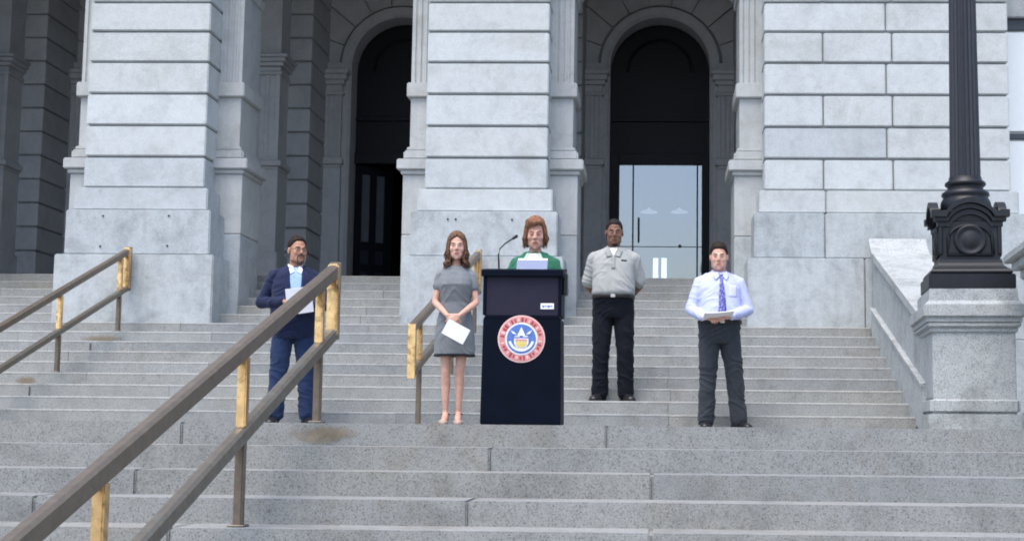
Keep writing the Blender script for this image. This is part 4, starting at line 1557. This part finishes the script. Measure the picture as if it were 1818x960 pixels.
# ---- 2. woman in grey dress
p = person('woman in grey short-sleeved dress with hands folded over a white card', (-1.735, 12.5, 0), 3, 1.672)
Hm = headM(1.634, yaw=4, pitch=3, s=1.03)
shL, elL, wrL = V((-.140, .01, 1.362)), V((-.185, -.02, 1.12)), V((-.050, -.215, .985))
shR, elR, wrR = V((.140, .01, 1.362)), V((.190, -.02, 1.12)), V((.055, -.225, .985))
kL, aL, kR, aR = V((-.075, -.02, .49)), V((-.072, .02, .11)), V((.055, -.02, .49)), V((.045, .02, .11))
bm = bmesh.new()
head_shape(bm, Hm, .94, True)
capsule(bm, (0, .022, 1.44), (0, .01, 1.575), .046, .043)
sloft(bm, tors(FEM, .82, 1.50, -.010, 0, .90))
for a in ((shL, elL, wrL), (shR, elR, wrR)):
    arm_skin(bm, *a, k=.86)
hand(bm, wrL, (.78, -.20, -.55), (-.1, -.9, .2), (0, 0, 1), 18, .92)
hand(bm, wrR, (-.78, -.10, -.55), (.1, -.9, .2), (0, 0, 1), 18, .92)
for s, kk, aa in ((-1, kL, aL), (1, kR, aR)):
    leg_skin(bm, (s * .080, 0, .88), kk, aa, .84)
    chain(bm, [aa, (aa.x, aa.y - .06, .07), (aa.x + s * .008, aa.y - .14, .026)], [.031, .030, .026])
    capsule(bm, (aa.x, aa.y + .01, .07), aa, .027, .03)
    for q in range(4):
        capsule(bm, (aa.x + s * .008 + (q - 1.5) * .014, aa.y - .14, .022), (aa.x + s * .008 + (q - 1.5) * .015, aa.y - .175, .018), .010, .008, n=8)
remesh(bm, 'body', SK['fair'], p, .0055, 7)
face_parts(p, Hm, LIP['fair'], BR['fair'], brow=.0026)
bm = bmesh.new()
hair_cap(bm, Hm, lambda a: 40 - a * .55 if a < 60 else (7 - (a - 60) * .35), lambda a, e: .016 + .008 * max(0, min(1, (e - 20) / 50)), .005)
rnd = random.Random(11)
sp = []
for i in range(420):
    side = rnd.choice((-1, 1))
    az = side * rnd.uniform(48, 180)
    f = abs(az) / 180
    r0 = rnd.uniform(.080, .104)
    end = rnd.uniform(-.215, -.165) if abs(az) > 60 else rnd.uniform(-.19, -.15)
    sp.append((az, [(.055, .115), (r0 - .002, .055), (r0 + .010, -.015), (r0 + rnd.uniform(.005, .036), -.07), (r0 + rnd.uniform(-.006, .022), -.11), (r0 + rnd.uniform(.0, .046), -.15), (r0 + rnd.uniform(-.02, .05), end)], rnd.uniform(.003, .006), .34))
locks(bm, Hm, sp, 4)
mk('hair', bm, HA['brown'], p, True)['kind'] = 'stuff'
M['dress'] = cloth('grey_heather_dress', (.175, .190, .205), .9, .12)
M['dressd'] = cloth('dress_dark_hem', (.02, .02, .026), .9, .1)
bm = bmesh.new()
sloft(bm, [(.635, .186, .140, .012), (.70, .184, .140, .012), (.80, .182, .138, .012)] + tors(FEM, .88, 1.455, .013, 0, .90))
for a in ((shL, elL, wrL), (shR, elR, wrR)):
    e = a[0].lerp(a[1], .40)
    shoulder(bm, a[0], .92, True)
    chain(bm, [a[0], e], [.051, .053], n=18)
dr = remesh(bm, 'dress', M['dress'], p, .007, 3, .005, (7, 7, 12), 9.0)
bm = bmesh.new()
ringloft(bm, [sect(0, .012, z_, .1865 + o, .1405 + o) for z_, o in ((.628, .001), (.630, .004), (.648, .005), (.650, .001))])
mk('hem', bm, M['dressd'], p, True)
M['nude'] = plain('taupe_leather', (.30, .22, .19), .35)
M['strap'] = plain('dark_red_strap', (.06, .015, .018), .4)
for s, aa in ((-1, aL), (1, aR)):
    bm = bmesh.new()
    prism(bm, [(aa.x + s * .004 + x_, aa.y + y_) for x_, y_ in ((.026, .045), (.030, 0), (.030, -.06), (.042, -.12), (.036, -.165), (.014, -.195), (-.014, -.195), (-.036, -.165), (-.042, -.12), (-.030, -.06), (-.030, 0), (-.026, .045))], 'Z', 0, .012)
    box(bm, aa.x - .016, aa.x + .016, aa.y + .010, aa.y + .045, 0, .055, .004)
    chain(bm, [(aa.x, aa.y + .032, .085), (aa.x, aa.y + .032, .05)], [.028, .026])
    capsule(bm, (aa.x + s * .008 - .022, aa.y - .130, .028), (aa.x + s * .008 + .022, aa.y - .130, .028), .026, n=12)
    capsule(bm, (aa.x + s * .008 - .010, aa.y - .165, .020), (aa.x + s * .008 + .010, aa.y - .165, .020), .020, n=12)
    so = mk('shoe', bm, M['nude'], p, True)
    so['kind'] = 'stuff'
    bm = bmesh.new()
    tube(bm, [V((aa.x + .034 * cos(2 * pi * i / 16), aa.y + .036 * sin(2 * pi * i / 16), .105)) for i in range(17)], .009, 6)
    mk('ankle_strap', bm, M['strap'], so, True)
sheet('paper', 'white card hanging tilted from the folded hands of the woman in grey', to_world(p, (.035, -.315, .835)), (6, 28, 0), .205, .135, M['white'], bend=.0012, layers=2)

# ---- 3. speaker behind the lectern
p = person('woman in green jacket with auburn bob speaking behind the lectern', (-.945, 11.18, 0), -3, 1.618)
Hm = headM(1.630, yaw=6, pitch=14, s=1.06)
shL, elL, wrL = V((-.160, .01, 1.362)), V((-.235, -.03, 1.13)), V((-.13, -.22, 1.12))
shR, elR, wrR = V((.160, .01, 1.362)), V((.235, -.03, 1.13)), V((.13, -.22, 1.12))
kL, aL, kR, aR = V((-.09, -.02, .49)), V((-.10, .02, .085)), V((.09, -.02, .49)), V((.10, .02, .085))
bm = bmesh.new()
head_shape(bm, Hm, .98, True)
capsule(bm, (0, .022, 1.44), (0, .0, 1.575), .047, .045)
sloft(bm, tors(FEM, .82, 1.50, -.008))
for a in ((shL, elL, wrL), (shR, elR, wrR)):
    arm_skin(bm, *a, k=.9)
hand(bm, wrL, (.25, -.95, .05), (0, 0, 1), (1, 0, 0), 14, .92)
hand(bm, wrR, (-.25, -.95, .05), (0, 0, 1), (-1, 0, 0), 14, .92)
for s, kk, aa in ((-1, kL, aL), (1, kR, aR)):
    leg_skin(bm, (s * .088, 0, .88), kk, aa)
    capsule(bm, aa, (aa.x, aa.y - .06, .045), .024, .018)
remesh(bm, 'body', SK['pink'], p, .0055, 7)
face_parts(p, Hm, LIP['fair'], BR['fair'], True, brow=.0026)
bm = bmesh.new()
hair_cap(bm, Hm, lambda a: 50 - a * .70 if a < 60 else (8 - (a - 60) * .35), lambda a, e: .011 + .010 * max(0, min(1, (e - 15) / 50)), .006)
rnd = random.Random(5)
sp = []
for i in range(420):
    side = rnd.choice((-1, 1))
    az = side * rnd.uniform(52, 180)
    r0 = rnd.uniform(.074, .099)
    end = rnd.uniform(-.125, -.085) if abs(az) > 70 else rnd.uniform(-.10, -.065)
    sp.append((az, [(.055, .125), (r0, .065), (r0 + .014, -.005), (r0 + rnd.uniform(.002, .030), -.045), (r0 + rnd.uniform(-.020, .030), end)], rnd.uniform(.003, .0055), .22))
for i in range(120):
    # fringe parted on one side and swept across the brow
    az = rnd.uniform(-62, 40)
    drop = .098 - .060 * min(1, max(0, (20 - az) / 75)) + rnd.uniform(-.012, .012) if az < 20 else rnd.uniform(.065, .10)
    sp.append((az, [(.030, .134), (.074, .122), (.100, .105), (.106, drop)], rnd.uniform(.003, .005), -.3))
locks(bm, Hm, sp, 8)
mk('hair', bm, HA['auburn'], p, True)['kind'] = 'stuff'
M['green'] = cloth('green_knit', (.024, .135, .078), .85, .12)
M['mint'] = cloth('mint_lapel', (.42, .62, .54), .85, .08)
M['blush'] = cloth('blush_blouse', (.70, .56, .56), .8, .06)
M['darktr'] = cloth('black_trousers', (.0045, .0065, .012), .85, .15, sheen=.02)
bm = bmesh.new()
sloft(bm, tors(FEM, .80, 1.46, .026, 0, 1.04))
for a in ((shL, elL, wrL), (shR, elR, wrR)):
    shoulder(bm, a[0], 1.0, True)
    chain(bm, [a[0], a[1]], [.058, .052], n=18)
    e = a[1].lerp(a[2], .92)
    chain(bm, [a[1], e], [.056, .040], n=18)
jk = remesh(bm, 'jacket', M['green'], p, .0075, 3, .006, (6, 6, 14), 4.0)
T = bvh(jk)
strip('blouse', [(-.040, 1.445), (-.062, 1.39), (-.060, 1.28), (-.055, 1.10)], [(.040, 1.445), (.062, 1.39), (.060, 1.28), (.055, 1.10)], M['blush'], p, T, .004, 14, 6)
for s in (-1, 1):
    strip('jacket_edging', [(s * .058, 1.445), (s * .084, 1.39), (s * .084, 1.28), (s * .076, 1.08)], [(s * .036, 1.448), (s * .060, 1.39), (s * .058, 1.28), (s * .052, 1.08)], M['mint'], p, T, .008, 14, 3, .006)
bm = bmesh.new()
sloft(bm, tors(FEM, .80, .96, .012))
for s, kk, aa in ((-1, kL, aL), (1, kR, aR)):
    trouser_leg(bm, (s * .088, 0, .88), kk, V((aa.x, aa.y, .10)), (.096, .086, .072, .070, .074))
remesh(bm, 'trousers', M['darktr'], p, .011, 4, .005)
for aa, yw in ((aL, -8), (aR, 8)):
    shoe('shoe', aa, yw, M['leather'], p, .95)

# ---- 4. man in grey polo shirt, on the second step
p = person('man in light grey polo shirt and black trousers, arms behind his back', (-.435, 14.44, RI * 2), 0, 1.825)
Hm = headM(1.628, yaw=4, pitch=7, s=1.04)
shL, elL, wrL = V((-.195, .02, 1.375)), V((-.250, .09, 1.12)), V((-.10, .205, .97))
shR, elR, wrR = V((.195, .02, 1.375)), V((.250, .09, 1.12)), V((.10, .205, .97))
kL, aL, kR, aR = V((-.115, -.01, .49)), V((-.125, .06, .085)), V((.115, -.01, .49)), V((.125, .06, .085))
bm = bmesh.new()
head_shape(bm, Hm, 1.06)
capsule(bm, (0, .022, 1.46), (0, .005, 1.585), .062, .058)
sloft(bm, tors(MALE, .82, 1.50, -.012, .03))
for a in ((shL, elL, wrL), (shR, elR, wrR)):
    arm_skin(bm, *a, k=1.08)
hand(bm, wrL, (.85, .05, -.4), (0, 1, .2), (0, 0, 1), 22)
hand(bm, wrR, (-.85, .0, -.4), (0, 1, .2), (0, 0, 1), 22)
for s, kk, aa in ((-1, kL, aL), (1, kR, aR)):
    leg_skin(bm, (s * .095, 0, .90), kk, aa)
    capsule(bm, aa, (aa.x, aa.y - .06, .045), .024, .018)
remesh(bm, 'body', SK['brown'], p, .0055, 7)
face_parts(p, Hm, LIP['brown'], BR['black'])
bm = bmesh.new()
hair_cap(bm, Hm, short_line, lambda a, e: .006 + .005 * max(0, min(1, (e - 10) / 50)), .0015)
mk('hair', bm, HA['black'], p, True)
bm = bmesh.new()
ellip(bm, (0, -.070, -.105), (.024, .019, .017), n=14)
tx(bm, 0, Hm)
mk('goatee', bm, HA['black'], p, True)
M['polo'] = cloth('light_grey_pique', (.33, .34, .335), .88, .08)
M['polod'] = cloth('grey_polo_collar', (.29, .30, .30), .88, .08)
M['tee'] = cloth('white_undershirt', (.78, .79, .80), .85, .03)
bm = bmesh.new()
sloft(bm, tors(MALE, 1.0, 1.03, .010, .035)[:1] + tors(MALE, 1.035, 1.475, .022, .045, 1.0))
for a in ((shL, elL, wrL), (shR, elR, wrR)):
    e = a[0].lerp(a[1], .84)
    shoulder(bm, a[0], 1.1)
    chain(bm, [a[0], a[0].lerp(e, .5), e], [.062, .064, .068], n=18)
po = remesh(bm, 'polo_shirt', M['polo'], p, .0075, 3, .0055, (5, 5, 8), 1.0)
T = bvh(po)
strip('undershirt', [(-.040, 1.466), (-.030, 1.440), (-.004, 1.395)], [(.040, 1.466), (.030, 1.440), (.004, 1.395)], M['tee'], p, T, .004, 8, 4)
strip('placket', [(-.016, 1.40), (-.017, 1.26)], [(.016, 1.40), (.017, 1.26)], M['polod'], p, T, .004, 8, 3)
strip('chest_mark', [(.075, 1.352), (.075, 1.338)], [(.128, 1.350), (.128, 1.336)], M['darktr'], p, T, .002, 3, 4, .001)
for s in (-1, 1):
    strip('collar_point', [(s * .060, 1.462), (s * .086, 1.44), (s * .062, 1.375)], [(s * .036, 1.466), (s * .034, 1.44), (s * .012, 1.388)], M['polod'], p, T, .009, 10, 4, .006)
neckband(p, M['polod'])
bm = bmesh.new()
sloft(bm, tors(MALE, .80, 1.0, .018, .025))
for s, kk, aa in ((-1, kL, aL), (1, kR, aR)):
    trouser_leg(bm, (s * .094, .005, .88), kk, V((aa.x, aa.y - .01, .09)), (.104, .095, .080, .076, .080))
tr = remesh(bm, 'trousers', M['darktr'], p, .0075, 3, .007, (6, 6, 10), 7.0)
def belt(p, rows, z0, z1, off, bl=0.0):
    bm = bmesh.new()
    q = tors(rows, z0, z1, off, bl)
    ringloft(bm, [sect(0, r[3], z_, r[1] + o, r[2] + o) for r, z_, o in ((q[0], z0, -.004), (q[0], z0 + .002, 0), (q[-1], z1 - .002, 0), (q[-1], z1, -.004))])
    b = mk('belt', bm, M['belt'], p, True)
    bm = bmesh.new()
    yb_ = min(v.co.y for v in b.data.vertices)
    box(bm, -.022, .022, yb_ - .005, yb_ + .003, z0 + .001, z1 - .001, .003)
    mk('buckle', bm, M['buckle'], b)
belt(p, MALE, .982, 1.018, .030, .030)
for aa, yw in ((aL, -18), (aR, 18)):
    shoe('shoe', V((aa.x, aa.y - .01, 0)), yw, M['leather'], p, 1.05)

# ---- 5. man in lavender shirt and tie
p = person('man in lavender dress shirt and patterned tie reading from held papers', (.575, 13.55, 0), 6, 1.735)
Hm = headM(1.628, yaw=-10, pitch=7, s=1.04)
shL, elL, wrL = V((-.190, .01, 1.375)), V((-.272, .0, 1.12)), V((-.175, -.215, 1.03))
shR, elR, wrR = V((.190, .01, 1.375)), V((.270, -.01, 1.12)), V((.060, -.255, 1.04))
kL, aL, kR, aR = V((-.11, -.01, .49)), V((-.125, .02, .085)), V((.145, -.01, .49)), V((.185, .02, .085))
bm = bmesh.new()
head_shape(bm, Hm, 1.12)
capsule(bm, (0, .022, 1.46), (0, .008, 1.585), .062, .058)
sloft(bm, tors(MALE, .82, 1.50, -.012, .03))
for a in ((shL, elL, wrL), (shR, elR, wrR)):
    arm_skin(bm, *a)
hand(bm, wrL, (.62, -.70, -.12), (-.35, -.15, .9), (.3, -.2, .8), 24)
hand(bm, wrR, (-.75, -.55, -.05), (.25, -.55, .75), (0, 0, 1), 30)
for s, kk, aa in ((-1, kL, aL), (1, kR, aR)):
    leg_skin(bm, (s * .095, 0, .90), kk, aa)
    capsule(bm, aa, (aa.x, aa.y - .06, .045), .024, .018)
remesh(bm, 'body', SK['pink'], p, .0055, 7)
face_parts(p, Hm, LIP['pink'], BR['dark'])
bm = bmesh.new()
hair_cap(bm, Hm, lambda a: short_line(a) - (3 if a < 40 else 0), lambda a, e: .009 + .013 * max(0, min(1, (e - 15) / 45)), .005)
mk('hair', bm, HA['darkbrown'], p, True)
M['lav'] = cloth('lavender_cotton', (.47, .51, .78), .82, .05)
M['lavc'] = cloth('lavender_collar', (.53, .56, .80), .82, .03)
M['char'] = cloth('charcoal_trousers', (.034, .040, .050), .85, .16)
m, nt, pb = newmat('patterned_tie_silk')
tc = N(nt, 'ShaderNodeTexCoord').outputs['Object']
vv = N(nt, 'ShaderNodeTexVoronoi')
vv.inputs['Scale'].default_value = 52
nt.links.new(tc, vv.inputs['Vector'])
nt.links.new(ramp(nt, vv.outputs['Distance'], [(.2, (.33, .36, .62)), (.42, (.075, .07, .30)), (.8, (.05, .06, .24))]), pb.inputs['Base Color'])
pb.inputs['Roughness'].default_value = .45
M['tie'] = m
bm = bmesh.new()
sloft(bm, tors(MALE, 1.0, 1.03, .008, .035)[:1] + tors(MALE, 1.035, 1.475, .018, .045, 1.0))
for a in ((shL, elL, wrL), (shR, elR, wrR)):
    shoulder(bm, a[0], 1.08)
    chain(bm, [a[0], a[0].lerp(a[1], .5), a[1]], [.060, .057, .054], n=18)
    e = a[1].lerp(a[2], .90)
    chain(bm, [a[1], a[1].lerp(e, .5), e], [.054, .052, .038], n=18)
po = remesh(bm, 'dress_shirt', M['lav'], p, .0075, 3, .0055, (5, 5, 8), 6.0)
T = bvh(po)
strip('placket', [(-.018, 1.43), (-.018, 1.01)], [(.018, 1.43), (.018, 1.01)], M['lavc'], p, T, .003, 20, 3, .002)
strip('tie', [(-.016, 1.452), (-.022, 1.43), (-.013, 1.415), (-.028, 1.25), (-.038, 1.07), (0, 1.025)], [(.016, 1.452), (.022, 1.43), (.013, 1.415), (.028, 1.25), (.038, 1.07), (.002, 1.025)], M['tie'], p, T, .009, 26, 4, .008)
strip('chest_pocket', [(.070, 1.345), (.070, 1.235)], [(.150, 1.345), (.150, 1.235)], M['lavc'], p, T, .002, 8, 5, .002)
for s in (-1, 1):
    strip('collar_point', [(s * .056, 1.462), (s * .078, 1.44), (s * .052, 1.392)], [(s * .020, 1.468), (s * .020, 1.45), (s * .018, 1.43)], M['lavc'], p, T, .010, 10, 4, .007)
neckband(p, M['lavc'])
bm = bmesh.new()
sloft(bm, tors(MALE, .80, 1.0, .016, .03))
for s, kk, aa in ((-1, kL, aL), (1, kR, aR)):
    trouser_leg(bm, (s * .094, 0, .88), kk, V((aa.x, aa.y - .01, .09)), (.103, .094, .079, .076, .081))
tr = remesh(bm, 'trousers', M['char'], p, .0075, 3, .0075, (6, 6, 10), 3.0)
belt(p, MALE, .982, 1.018, .028, .035)
for aa, yw in ((aL, -10), (aR, 22)):
    shoe('shoe', aa, yw, M['leather'], p, 1.05)
sheet('paper', 'white papers held flat at the waist of the man in the tie', to_world(p, (-.06, -.345, 1.035)), (78, -5, 6), .27, .20, M['white'], bend=.006, layers=3)
